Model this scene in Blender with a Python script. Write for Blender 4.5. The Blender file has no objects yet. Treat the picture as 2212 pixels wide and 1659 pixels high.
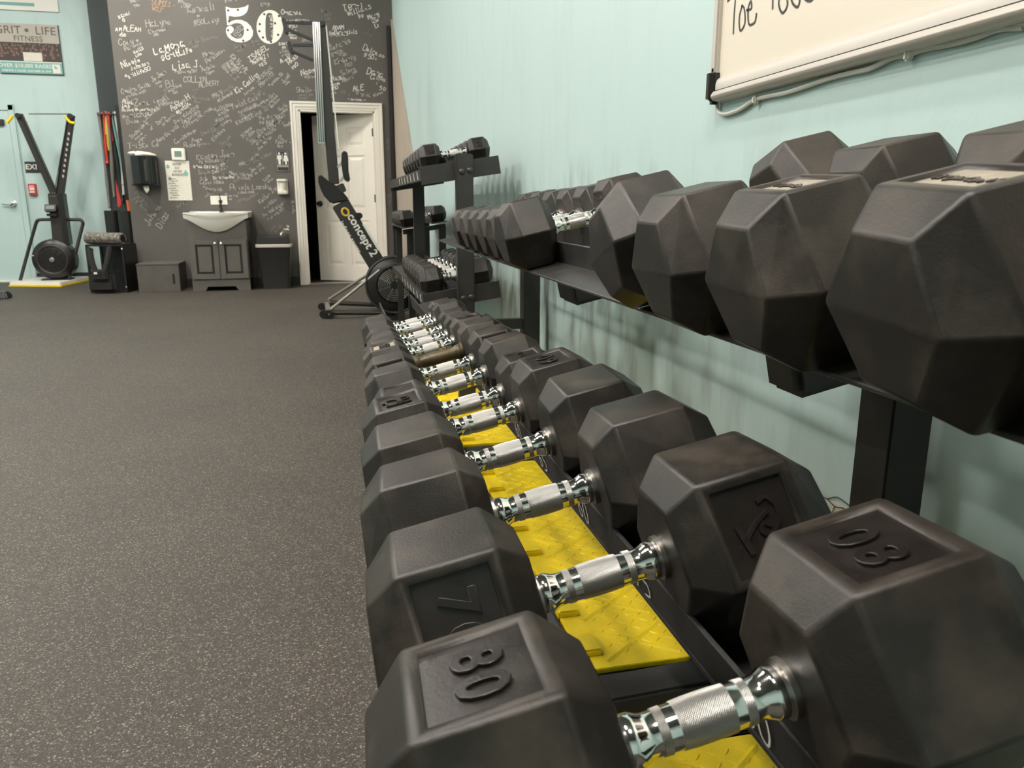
import bpy, bmesh, math, random
from mathutils import Vector, Matrix, Euler
from mathutils.geometry import tessellate_polygon
random.seed(7)
S = bpy.context.scene
COL = S.collection

# ------------------------------------------------------------------ camera
CAM_Z = 0.95
FPX, CX, CY = 1660.0, 1106.0, 829.5
ROT = Matrix(((0.97517, 0.0505, -0.21561), (-0.22144, 0.22241, -0.94947), (0.0, 0.97365, 0.22806)))
def _rot():
    y = Vector(((714 - CX) / FPX, -(440 - CY) / FPX, -1.0)).normalized()
    n = math.hypot(y.y, y.z)
    z = Vector((0, -y.z / n, y.y / n))          # world up seen from the camera, no roll
    if z.y < 0: z = -z
    x = y.cross(z)
    return Matrix((x, y, z))                    # rows: world axes in camera space
ROT = _rot()
cam_d = bpy.data.cameras.new('camera'); cam = bpy.data.objects.new('camera', cam_d); COL.objects.link(cam)
cam_d.sensor_width = 36.0; cam_d.lens = 36.0 * FPX / 2212.0; cam_d.clip_start = 0.02; cam_d.clip_end = 60
cam.matrix_world = Matrix.Translation((0, 0, CAM_Z)) @ ROT.to_4x4()
cam_d.dof.use_dof = True; cam_d.dof.focus_distance = 1.15; cam_d.dof.aperture_fstop = 15.0
S.camera = cam
S.view_settings.view_transform = 'Standard'; S.view_settings.look = 'None'
S.view_settings.gamma = 1.0; S.view_settings.use_curve_mapping = False
S.view_settings.exposure = 0.06

# ------------------------------------------------------------------ world
w = bpy.data.worlds.new('world'); S.world = w; w.use_nodes = True
w.node_tree.nodes['Background'].inputs[0].default_value = (1.0, 0.96, 0.9, 1)
w.node_tree.nodes['Background'].inputs[1].default_value = 0.0

LIGHT_STRENGTH = 190.0
LIGHT_SPOTS = [(-0.7, 1.0), (-0.15, -0.2), (-2.0, 1.5), (-1.5, 4.4), (-1.5, 8.2)] + [(x, y) for y in (2.4, 5.3, 8.2) for x in (-4.8, -3.0)]

X_WALL, Y_BACK, Y_LEFT, Z_CEIL = 0.80, 9.60, 10.80, 4.20
X_COL = -2.2                                    # where the dark wall turns back to the teal one

def ray(u, v):
    return ROT @ Vector(((u - CX) / FPX, -(v - CY) / FPX, -1.0))
def at(u, v, axis, val):
    """the point of the real plane axis = val that shows at photograph position u, v"""
    d = ray(u, v); i = 'xyz'.index(axis); o = Vector((0, 0, CAM_Z))
    return o + d * ((val - o[i]) / d[i])

# ------------------------------------------------------------------ materials
def srgb(r, g, b):
    f = lambda c: (c / 255 / 12.92) if c / 255 <= 0.04045 else ((c / 255 + 0.055) / 1.055) ** 2.4
    return (f(r), f(g), f(b), 1)
def mat(name, col, rough=0.5, metal=0.0, spec=0.5, var=0.0, vscale=8.0, bump=0.0, bscale=200.0, emit=0.0, coat=0.0):
    m = bpy.data.materials.new(name); m.use_nodes = True
    nt = m.node_tree; b = nt.nodes['Principled BSDF']
    b.inputs['Base Color'].default_value = col
    b.inputs['Roughness'].default_value = rough; b.inputs['Metallic'].default_value = metal
    b.inputs['Specular IOR Level'].default_value = spec
    if coat: b.inputs['Coat Weight'].default_value = coat
    if emit:
        b.inputs['Emission Color'].default_value = col; b.inputs['Emission Strength'].default_value = emit
    tc = nt.nodes.new('ShaderNodeTexCoord')
    if var:
        n = nt.nodes.new('ShaderNodeTexNoise'); n.inputs['Scale'].default_value = vscale; n.inputs['Detail'].default_value = 6
        nt.links.new(tc.outputs['Object'], n.inputs['Vector'])
        r = nt.nodes.new('ShaderNodeMapRange'); r.inputs[1].default_value = 0.3; r.inputs[2].default_value = 0.7
        r.inputs[3].default_value = 1 - var; r.inputs[4].default_value = 1 + var
        nt.links.new(n.outputs['Fac'], r.inputs[0])
        mx = nt.nodes.new('ShaderNodeVectorMath'); mx.operation = 'SCALE'
        mx.inputs[0].default_value = col[:3]
        nt.links.new(r.outputs[0], mx.inputs['Scale']); nt.links.new(mx.outputs[0], b.inputs['Base Color'])
        r2 = nt.nodes.new('ShaderNodeMapRange'); r2.inputs[1].default_value = 0.3; r2.inputs[2].default_value = 0.7
        r2.inputs[3].default_value = max(0.02, rough - 0.12 * var * 3); r2.inputs[4].default_value = min(1, rough + 0.12 * var * 3)
        nt.links.new(n.outputs['Fac'], r2.inputs[0]); nt.links.new(r2.outputs[0], b.inputs['Roughness'])
    if bump:
        n2 = nt.nodes.new('ShaderNodeTexNoise'); n2.inputs['Scale'].default_value = bscale; n2.inputs['Detail'].default_value = 3
        nt.links.new(tc.outputs['Object'], n2.inputs['Vector'])
        bp = nt.nodes.new('ShaderNodeBump'); bp.inputs['Strength'].default_value = bump; bp.inputs['Distance'].default_value = 0.002
        nt.links.new(n2.outputs['Fac'], bp.inputs['Height']); nt.links.new(bp.outputs['Normal'], b.inputs['Normal'])
    return m

M = {}
def worn_rubber():
    """black moulded rubber, patchily dusted and rubbed grey-brown"""
    m = mat('rubber', srgb(33, 29, 25), 0.37, spec=0.45); nt = m.node_tree; b = nt.nodes['Principled BSDF']
    tc = nt.nodes.new('ShaderNodeTexCoord'); oi = nt.nodes.new('ShaderNodeObjectInfo')
    off = nt.nodes.new('ShaderNodeMath'); off.operation = 'MULTIPLY'; off.inputs[1].default_value = 37.0; nt.links.new(oi.outputs['Random'], off.inputs[0])
    n = nt.nodes.new('ShaderNodeTexNoise'); n.noise_dimensions = '4D'; n.inputs['Scale'].default_value = 13; n.inputs['Detail'].default_value = 8; n.inputs['Roughness'].default_value = 0.62
    nt.links.new(tc.outputs['Object'], n.inputs['Vector']); nt.links.new(off.outputs[0], n.inputs['W'])
    r = nt.nodes.new('ShaderNodeMapRange'); r.inputs[1].default_value = 0.46; r.inputs[2].default_value = 0.74; r.inputs[3].default_value = 0.0; r.inputs[4].default_value = 0.55
    nt.links.new(n.outputs['Fac'], r.inputs[0])
    mx = nt.nodes.new('ShaderNodeMix'); mx.data_type = 'RGBA'; mx.inputs['A'].default_value = srgb(33, 29, 25); mx.inputs['B'].default_value = srgb(92, 82, 70)
    nt.links.new(r.outputs[0], mx.inputs['Factor']); nt.links.new(mx.outputs['Result'], b.inputs['Base Color'])
    r2 = nt.nodes.new('ShaderNodeMapRange'); r2.inputs[1].default_value = 0.3; r2.inputs[2].default_value = 0.7; r2.inputs[3].default_value = 0.36; r2.inputs[4].default_value = 0.52
    nt.links.new(n.outputs['Fac'], r2.inputs[0]); nt.links.new(r2.outputs[0], b.inputs['Roughness'])
    n2 = nt.nodes.new('ShaderNodeTexNoise'); n2.inputs['Scale'].default_value = 420; n2.inputs['Detail'].default_value = 3; nt.links.new(tc.outputs['Object'], n2.inputs['Vector'])
    bp = nt.nodes.new('ShaderNodeBump'); bp.inputs['Strength'].default_value = 0.12; bp.inputs['Distance'].default_value = 0.002
    nt.links.new(n2.outputs['Fac'], bp.inputs['Height']); nt.links.new(bp.outputs['Normal'], b.inputs['Normal'])
    return m
M['rubber'] = worn_rubber()
M['rubber_panel'] = mat('rubber_panel', srgb(32, 28, 25), 0.32, spec=0.5, var=0.2, vscale=30, bump=0.1, bscale=300)
M['chrome'] = mat('chrome', (0.86, 0.85, 0.82, 1), 0.08, 1.0)
M['fawn_panel'] = mat('fawn_panel', srgb(150, 142, 128), 0.6, var=0.25, vscale=60)  # lighter grey-tan colour for the recessed panels of a few heads
M['collar'] = mat('collar', (0.33, 0.31, 0.28, 1), 0.33, 1.0, var=0.2, vscale=40)
M['dull_metal'] = mat('dull_metal', srgb(92, 82, 64), 0.5, 0.6, var=0.2, vscale=40)
M['rack'] = mat('rack_paint', srgb(52, 50, 48), 0.42, spec=0.5, var=0.12, vscale=15, bump=0.15, bscale=500)
M['rack_dark'] = mat('rack_paint_dark', srgb(38, 37, 35), 0.45, spec=0.5, var=0.15, vscale=15, bump=0.2, bscale=500)
M['bolt'] = mat('bolt', srgb(78, 74, 68), 0.4, 0.6)
M['marker_white'] = mat('marker_white', srgb(225, 222, 214), 0.6)
M['yellow'] = mat('yellow_plastic', srgb(246, 212, 30), 0.42, spec=0.4, var=0.05, vscale=30)
M['ramp_black'] = mat('ramp_rubber', srgb(40, 39, 37), 0.6, var=0.2, vscale=40, bump=0.4, bscale=300)
M['white_board'] = mat('whiteboard_surface', srgb(228, 218, 201), 0.28, spec=0.5)
M['alu'] = mat('aluminium_frame', srgb(196, 190, 181), 0.5, 0.25)
M['black_plastic'] = mat('black_plastic', srgb(30, 29, 28), 0.35)
M['black_gloss'] = mat('black_gloss', srgb(22, 22, 22), 0.12, spec=0.6)
M['black_matt'] = mat('black_matt', srgb(26, 25, 24), 0.75)
M['white_plastic'] = mat('white_plastic', srgb(232, 229, 220), 0.4)
M['white_cable'] = mat('white_cable', srgb(214, 212, 203), 0.5)
M['white_paint'] = mat('white_paint', srgb(236, 230, 218), 0.4, var=0.03, vscale=3)
M['porcelain'] = mat('porcelain', srgb(240, 236, 226), 0.15, spec=0.6)
M['vanity'] = mat('vanity_paint', srgb(98, 94, 88), 0.5, var=0.06, vscale=12)
M['vanity_dark'] = mat('vanity_groove', srgb(36, 35, 33), 0.5)
M['boxgrey'] = mat('plyo_grey', srgb(90, 86, 80), 0.6, var=0.12, vscale=10, bump=0.2, bscale=150)
M['trash'] = mat('trash_plastic', srgb(46, 45, 43), 0.5, var=0.05)
M['liner'] = mat('bin_liner', srgb(205, 198, 184), 0.5)
M['paper'] = mat('paper', srgb(226, 222, 208), 0.8, var=0.05, vscale=30)
M['silver'] = mat('silver_rail', (0.62, 0.61, 0.58, 1), 0.2, 1.0)
M['grey_metal'] = mat('grey_metal', srgb(150, 145, 136), 0.4, 0.6)
M['dark_metal'] = mat('dark_metal', srgb(58, 56, 53), 0.4, 0.3)
M['red'] = mat('red_rubber', srgb(196, 62, 56), 0.5)
M['band_yellow'] = mat('yellow_rubber', srgb(206, 180, 62), 0.5)
M['band_black'] = mat('black_rubber_band', srgb(44, 43, 42), 0.5)
M['band_grey'] = mat('grey_rubber_band', srgb(120, 116, 110), 0.5)
M['band_white'] = mat('white_rubber_band', srgb(206, 203, 194), 0.5)
M['band_teal'] = mat('teal_rubber_band', srgb(120, 165, 160), 0.5)
M['orange'] = mat('orange_rubber', srgb(226, 110, 60), 0.5)
M['foam'] = mat('foam_roller', srgb(112, 106, 98), 0.7, var=0.9, vscale=38)
M['fabric'] = mat('black_fabric', srgb(34, 33, 32), 0.85, bump=0.4, bscale=200)
M['screen'] = mat('screen_grey', srgb(120, 126, 118), 0.3)
M['teal_screen'] = mat('lcd', srgb(118, 140, 128), 0.3)
M['teal_print'] = mat('teal_print', srgb(122, 178, 170), 0.6)
M['poster_grey'] = mat('poster_grey', srgb(186, 180, 168), 0.6, var=0.05)
M['poster_dark'] = mat('poster_dark', srgb(64, 60, 56), 0.6, var=0.15, vscale=20)
M['poster_skin'] = mat('poster_people', srgb(130, 96, 84), 0.6, var=0.3, vscale=40)
M['print_grey'] = mat('print_grey', srgb(104, 100, 94), 0.6)
M['sign_black'] = mat('sign_black', srgb(46, 45, 43), 0.5)
M['gold'] = mat('gold_print', srgb(216, 180, 60), 0.5)
M['beige'] = mat('bare_board', srgb(176, 164, 148), 0.6, var=0.06, vscale=2)
M['column'] = mat('dark_teal_paint', srgb(52, 62, 62), 0.6, var=0.04, vscale=4)
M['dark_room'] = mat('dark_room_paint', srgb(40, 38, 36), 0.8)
M['baseboard'] = mat('black_base', srgb(40, 39, 37), 0.5)
M['chalk'] = [mat('chalk_bright', srgb(226, 222, 212), 0.9), mat('chalk_mid', srgb(182, 178, 170), 0.9),
              mat('chalk_faint', srgb(140, 136, 129), 0.9), mat('chalk_orange', srgb(176, 146, 122), 0.9),
              mat('chalk_white', srgb(240, 236, 224), 0.9, var=0.05, vscale=12)]
M['ceiling'] = mat('ceiling_paint', srgb(96, 93, 88), 0.8, var=0.03, vscale=1)
M['lamp'] = mat('lamp_diffuser', (1.0, 0.94, 0.865, 1), 0.5, emit=LIGHT_STRENGTH)
M['lampcase'] = mat('lamp_case', srgb(210, 208, 202), 0.5)

def knurl_mat():
    m = mat('knurled_chrome', (0.8, 0.78, 0.74, 1), 0.34, 1.0); nt = m.node_tree
    uv = nt.nodes.new('ShaderNodeUVMap'); sp = nt.nodes.new('ShaderNodeSeparateXYZ'); nt.links.new(uv.outputs[0], sp.inputs[0])
    def math_(op, a, b):
        n = nt.nodes.new('ShaderNodeMath'); n.operation = op
        for i, q in enumerate((a, b)):
            if q is None: continue
            if isinstance(q, (int, float)): n.inputs[i].default_value = q
            else: nt.links.new(q, n.inputs[i])
        return n.outputs[0]
    hs = []
    for sgn in (1, -1):
        a = math_('MULTIPLY', sp.outputs[0], 56.0); b = math_('MULTIPLY', sp.outputs[1], sgn * 620.0)
        s = math_('ADD', a, b); f = math_('FRACT', s, None); c = math_('SUBTRACT', f, 0.5); hs.append(math_('ABSOLUTE', c, None))
    h = math_('MINIMUM', hs[0], hs[1])
    bp = nt.nodes.new('ShaderNodeBump'); bp.inputs['Strength'].default_value = 0.9; bp.inputs['Distance'].default_value = 0.0012
    nt.links.new(h, bp.inputs['Height']); nt.links.new(bp.outputs[0], nt.nodes['Principled BSDF'].inputs['Normal'])
    r = nt.nodes.new('ShaderNodeMapRange'); r.inputs[1].default_value = 0.0; r.inputs[2].default_value = 0.2
    r.inputs[3].default_value = 0.35; r.inputs[4].default_value = 1.0
    nt.links.new(h, r.inputs[0])
    v = nt.nodes.new('ShaderNodeVectorMath'); v.operation = 'SCALE'; v.inputs[0].default_value = (0.98, 0.96, 0.91)
    nt.links.new(r.outputs[0], v.inputs['Scale']); nt.links.new(v.outputs[0], nt.nodes['Principled BSDF'].inputs['Base Color'])
    return m
M['knurl'] = knurl_mat()

def floor_mat():
    m = mat('rubber_floor', srgb(78, 74, 69), 0.62, spec=0.35); nt = m.node_tree; b = nt.nodes['Principled BSDF']
    tc = nt.nodes.new('ShaderNodeTexCoord')
    vo = nt.nodes.new('ShaderNodeTexVoronoi'); vo.inputs['Scale'].default_value = 330.0
    nt.links.new(tc.outputs['Object'], vo.inputs['Vector'])
    sp = nt.nodes.new('ShaderNodeSeparateColor'); nt.links.new(vo.outputs['Color'], sp.inputs[0])
    cr = nt.nodes.new('ShaderNodeValToRGB'); cr.color_ramp.interpolation = 'CONSTANT'
    el = cr.color_ramp.elements
    el[0].position = 0; el[0].color = srgb(56, 52, 47)
    el[1].position = 0.42; el[1].color = srgb(66, 62, 56)
    for p, c in ((0.68, (78, 73, 66)), (0.84, (93, 87, 78)), (0.94, (132, 123, 109))):
        e = el.new(p); e.color = srgb(*c)
    nt.links.new(sp.outputs[0], cr.inputs[0])
    n = nt.nodes.new('ShaderNodeTexNoise'); n.inputs['Scale'].default_value = 1.2; n.inputs['Detail'].default_value = 5
    nt.links.new(tc.outputs['Object'], n.inputs['Vector'])
    r = nt.nodes.new('ShaderNodeMapRange'); r.inputs[1].default_value = 0.3; r.inputs[2].default_value = 0.7; r.inputs[3].default_value = 0.9; r.inputs[4].default_value = 1.12
    nt.links.new(n.outputs['Fac'], r.inputs[0])
    v = nt.nodes.new('ShaderNodeVectorMath'); v.operation = 'SCALE'
    nt.links.new(cr.outputs[0], v.inputs[0]); nt.links.new(r.outputs[0], v.inputs['Scale']); nt.links.new(v.outputs[0], b.inputs['Base Color'])
    n2 = nt.nodes.new('ShaderNodeTexNoise'); n2.inputs['Scale'].default_value = 260; n2.inputs['Detail'].default_value = 2
    nt.links.new(tc.outputs['Object'], n2.inputs['Vector'])
    bp = nt.nodes.new('ShaderNodeBump'); bp.inputs['Strength'].default_value = 0.5; bp.inputs['Distance'].default_value = 0.003
    nt.links.new(n2.outputs['Fac'], bp.inputs['Height']); nt.links.new(bp.outputs[0], b.inputs['Normal'])
    return m
M['floor'] = floor_mat()

def wall_mat(name, col, scuff, rough=0.45, stretch=(3.0, 3.0, 0.7), grey_patches=False):
    """painted wall: large faint roller streaks and grey patches"""
    m = mat(name, col, rough, spec=0.45); nt = m.node_tree; b = nt.nodes['Principled BSDF']
    tc = nt.nodes.new('ShaderNodeTexCoord'); mp = nt.nodes.new('ShaderNodeMapping'); mp.inputs['Scale'].default_value = stretch
    nt.links.new(tc.outputs['Object'], mp.inputs[0])
    n = nt.nodes.new('ShaderNodeTexNoise'); n.inputs['Scale'].default_value = 2.2; n.inputs['Detail'].default_value = 8; n.inputs['Roughness'].default_value = 0.65
    nt.links.new(mp.outputs[0], n.inputs['Vector'])
    r = nt.nodes.new('ShaderNodeMapRange'); r.inputs[1].default_value = 0.52; r.inputs[2].default_value = 0.8; r.inputs[3].default_value = 0; r.inputs[4].default_value = scuff
    nt.links.new(n.outputs['Fac'], r.inputs[0])
    mx = nt.nodes.new('ShaderNodeMix'); mx.data_type = 'RGBA'
    mx.inputs['A'].default_value = col; mx.inputs['B'].default_value = (col[0] * 0.62, col[1] * 0.58, col[2] * 0.57, 1)
    nt.links.new(r.outputs[0], mx.inputs['Factor']); nt.links.new(mx.outputs['Result'], b.inputs['Base Color'])
    if grey_patches:                                    # mottled grey patches, drawn out upright, in a band behind the racks
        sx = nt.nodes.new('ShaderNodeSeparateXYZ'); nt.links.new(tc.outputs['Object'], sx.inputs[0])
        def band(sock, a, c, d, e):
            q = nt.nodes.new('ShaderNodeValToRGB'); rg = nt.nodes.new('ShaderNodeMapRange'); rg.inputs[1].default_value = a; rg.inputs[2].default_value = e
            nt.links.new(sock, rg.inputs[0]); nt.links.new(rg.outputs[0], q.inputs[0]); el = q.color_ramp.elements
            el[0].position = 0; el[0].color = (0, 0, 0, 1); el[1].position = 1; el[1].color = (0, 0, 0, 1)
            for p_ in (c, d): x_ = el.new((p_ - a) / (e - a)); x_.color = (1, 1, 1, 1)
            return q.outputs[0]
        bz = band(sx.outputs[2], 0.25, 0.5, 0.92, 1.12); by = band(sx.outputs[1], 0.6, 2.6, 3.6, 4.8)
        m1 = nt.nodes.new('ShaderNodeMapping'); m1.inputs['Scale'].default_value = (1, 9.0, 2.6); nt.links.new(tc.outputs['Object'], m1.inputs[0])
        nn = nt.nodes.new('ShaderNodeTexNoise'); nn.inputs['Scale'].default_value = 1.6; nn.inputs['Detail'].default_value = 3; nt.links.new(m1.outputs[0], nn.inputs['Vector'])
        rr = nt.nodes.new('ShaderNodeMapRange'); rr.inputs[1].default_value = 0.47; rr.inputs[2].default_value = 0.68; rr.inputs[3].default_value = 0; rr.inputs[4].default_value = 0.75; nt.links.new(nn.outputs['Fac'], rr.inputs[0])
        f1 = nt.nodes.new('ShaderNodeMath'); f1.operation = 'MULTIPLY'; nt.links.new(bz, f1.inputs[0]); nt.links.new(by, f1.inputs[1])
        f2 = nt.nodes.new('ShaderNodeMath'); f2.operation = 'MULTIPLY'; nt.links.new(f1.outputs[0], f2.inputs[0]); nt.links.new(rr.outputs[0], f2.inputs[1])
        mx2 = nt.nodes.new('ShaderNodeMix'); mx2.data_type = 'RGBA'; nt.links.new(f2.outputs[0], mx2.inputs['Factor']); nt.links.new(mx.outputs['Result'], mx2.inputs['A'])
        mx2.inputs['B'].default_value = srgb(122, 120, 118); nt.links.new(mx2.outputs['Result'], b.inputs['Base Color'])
    n2 = nt.nodes.new('ShaderNodeTexNoise'); n2.inputs['Scale'].default_value = 60; n2.inputs['Detail'].default_value = 4
    nt.links.new(tc.outputs['Object'], n2.inputs['Vector'])
    bp = nt.nodes.new('ShaderNodeBump'); bp.inputs['Strength'].default_value = 0.12; bp.inputs['Distance'].default_value = 0.004
    nt.links.new(n2.outputs['Fac'], bp.inputs['Height']); nt.links.new(bp.outputs[0], b.inputs['Normal'])
    return m
M['teal'] = wall_mat('teal_wall_paint', srgb(190, 213, 210), 0.3)
M['teal_patchy'] = wall_mat('teal_wall_paint_patchy', srgb(190, 213, 210), 0.22, grey_patches=True)
M['teal_door'] = wall_mat('teal_door_paint', srgb(190, 213, 210), 0.2)
M['chalkwall'] = wall_mat('chalkboard_paint', srgb(96, 92, 87), 0.25, 0.55)

# ------------------------------------------------------------------ object helpers
def link(o, parent=None):
    COL.objects.link(o)
    if parent is not None: o.parent = parent
    return o
def tag(o, label=None, cat=None, group=None, kind=None):
    if label: o['label'] = label
    if cat: o['category'] = cat
    if group: o['group'] = group
    if kind: o['kind'] = kind
    return o
def thing(name, label, cat, loc=(0, 0, 0), rotz=0.0, group=None):
    o = bpy.data.objects.new(name, None); o.empty_display_size = 0.05; COL.objects.link(o)
    o.location = loc; o.rotation_euler = (0, 0, rotz)
    return tag(o, label, cat, group)

class MB:
    def __init__(s): s.v = []; s.f = []
    def add(s, vs, fs):
        k = len(s.v); s.v += [tuple(p) for p in vs]; s.f += [tuple(i + k for i in f) for f in fs]; return s
    def box(s, c, d, rot=None):
        c = Vector(c); h = Vector(d) / 2; vs = []
        for x in (-1, 1):
            for y in (-1, 1):
                for z in (-1, 1):
                    p = Vector((x * h.x, y * h.y, z * h.z))
                    if rot is not None: p = rot @ p
                    vs.append(c + p)
        return s.add(vs, [(0, 1, 3, 2), (4, 6, 7, 5), (0, 4, 5, 1), (2, 3, 7, 6), (0, 2, 6, 4), (1, 5, 7, 3)])
    def boxmm(s, a, b):
        return s.box([(a[i] + b[i]) / 2 for i in range(3)], [abs(b[i] - a[i]) for i in range(3)])
    def bar(s, p, q, wx, wy, up=(0, 0, 1)):
        """rectangular bar from p to q; wy measured along up"""
        p, q = Vector(p), Vector(q); d = (q - p); L = d.length; d.normalize()
        u = Vector(up); u = (u - d * u.dot(d)).normalized(); x = d.cross(u)
        R = Matrix((x, d, u)).transposed()
        return s.box((p + q) / 2, (wx, L, wy), R)
    def tube(s, pts, r, n=10, closed=False, caps=True):
        pts = [Vector(p) for p in pts]; N = len(pts); rings = []; u = None
        for i, p in enumerate(pts):
            a = pts[i - 1] if (i > 0 or closed) else p; b = pts[(i + 1) % N] if (i < N - 1 or closed) else p
            d = (b - a)
            d = d.normalized() if d.length > 1e-9 else Vector((0, 0, 1))
            if u is None:
                u = d.cross(Vector((0, 0, 1)))
                if u.length < 1e-3: u = d.cross(Vector((0, 1, 0)))
            u = (u - d * u.dot(d)).normalized(); v = d.cross(u)
            rr = r[i] if isinstance(r, (list, tuple)) else r
            rings.append([p + (u * math.cos(t) + v * math.sin(t)) * rr for t in [2 * math.pi * k / n for k in range(n)]])
        vs = [p for q in rings for p in q]; fs = []
        for i in range(N if closed else N - 1):
            j = (i + 1) % N
            for k in range(n):
                l = (k + 1) % n; fs.append((i * n + k, i * n + l, j * n + l, j * n + k))
        if caps and not closed: fs += [tuple(range(n))[::-1], tuple(range((N - 1) * n, N * n))]
        return s.add(vs, fs)
    def lathe(s, prof, o=(0, 0, 0), axis=(0, 0, 1), n=24, caps=True):
        """prof: (distance along axis, radius)"""
        a = Vector(axis).normalized(); u = a.orthogonal().normalized(); v = a.cross(u); o = Vector(o); vs = []
        for t, r in prof:
            for k in range(n):
                q = 2 * math.pi * k / n; vs.append(o + a * t + (u * math.cos(q) + v * math.sin(q)) * r)
        fs = [(i * n + k, i * n + (k + 1) % n, (i + 1) * n + (k + 1) % n, (i + 1) * n + k) for i in range(len(prof) - 1) for k in range(n)]
        if caps: fs += [tuple(range(n))[::-1], tuple(range((len(prof) - 1) * n, len(prof) * n))]
        return s.add(vs, fs)
    def prism(s, poly, o, ux, uy, t):
        """flat polygon (list of 2D) in plane o + ux*x + uy*y, thickness t along ux x uy"""
        o, ux, uy = Vector(o), Vector(ux), Vector(uy); nz = ux.cross(uy).normalized() * t; n = len(poly)
        area = sum(poly[i][0] * poly[(i + 1) % n][1] - poly[(i + 1) % n][0] * poly[i][1] for i in range(n))
        if area < 0: poly = poly[::-1]
        bot = [o + ux * x + uy * y for x, y in poly]; top = [p + nz for p in bot]
        tris = tessellate_polygon([[Vector((x, y, 0)) for x, y in poly]])
        fs = []
        for a, b, c in tris:
            (x1, y1), (x2, y2), (x3, y3) = poly[a], poly[b], poly[c]
            if (x2 - x1) * (y3 - y1) - (x3 - x1) * (y2 - y1) < 0: b, c = c, b
            fs.append((a + n, b + n, c + n)); fs.append((a, c, b))
        fs += [(i, (i + 1) % n, (i + 1) % n + n, i + n) for i in range(n)]
        return s.add(bot + top, fs)
    def mesh(s, name, m, smooth=False, bevel=0.0, seg=2, angle=30):
        me = bpy.data.meshes.new(name); me.from_pydata(s.v, [], s.f); me.update()
        bm = bmesh.new(); bm.from_mesh(me); bmesh.ops.remove_doubles(bm, verts=bm.verts, dist=1e-6)
        bmesh.ops.recalc_face_normals(bm, faces=bm.faces)
        if bevel:
            es = [e for e in bm.edges if len(e.link_faces) == 2 and e.calc_face_angle(0) > math.radians(angle)]
            bmesh.ops.bevel(bm, geom=es, offset=bevel, segments=seg, affect='EDGES', clamp_overlap=True)
        bm.to_mesh(me); bm.free()
        if smooth: smooth_mesh(me)
        me.materials.append(m); return me
    def build(s, name, m, parent=None, smooth=False, bevel=0.0, seg=2, angle=30):
        return link(bpy.data.objects.new(name, s.mesh(name, m, smooth, bevel, seg, angle)), parent)
def smooth_mesh(me, ang=35):
    bm = bmesh.new(); bm.from_mesh(me)
    for f in bm.faces: f.smooth = True
    for e in bm.edges:
        if len(e.link_faces) == 2 and e.calc_face_angle(0) > math.radians(ang): e.smooth = False
    bm.to_mesh(me); bm.free()
def arc(c, r, a0, a1, n, ux=(1, 0, 0), uy=(0, 0, 1)):
    c, ux, uy = Vector(c), Vector(ux), Vector(uy)
    return [c + ux * r * math.cos(math.radians(a0 + (a1 - a0) * i / n)) + uy * r * math.sin(math.radians(a0 + (a1 - a0) * i / n)) for i in range(n + 1)]
def smooth_path(pts, k=6):
    pts = [Vector(p) for p in pts]; out = []
    for i in range(len(pts) - 1):
        p0 = pts[max(i - 1, 0)]; p1 = pts[i]; p2 = pts[i + 1]; p3 = pts[min(i + 2, len(pts) - 1)]
        for j in range(k):
            t = j / k
            out.append(0.5 * ((2 * p1) + (p2 - p0) * t + (2 * p0 - 5 * p1 + 4 * p2 - p3) * t * t + (3 * p1 - p0 - 3 * p2 + p3) * t ** 3))
    out.append(pts[-1]); return out

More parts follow.
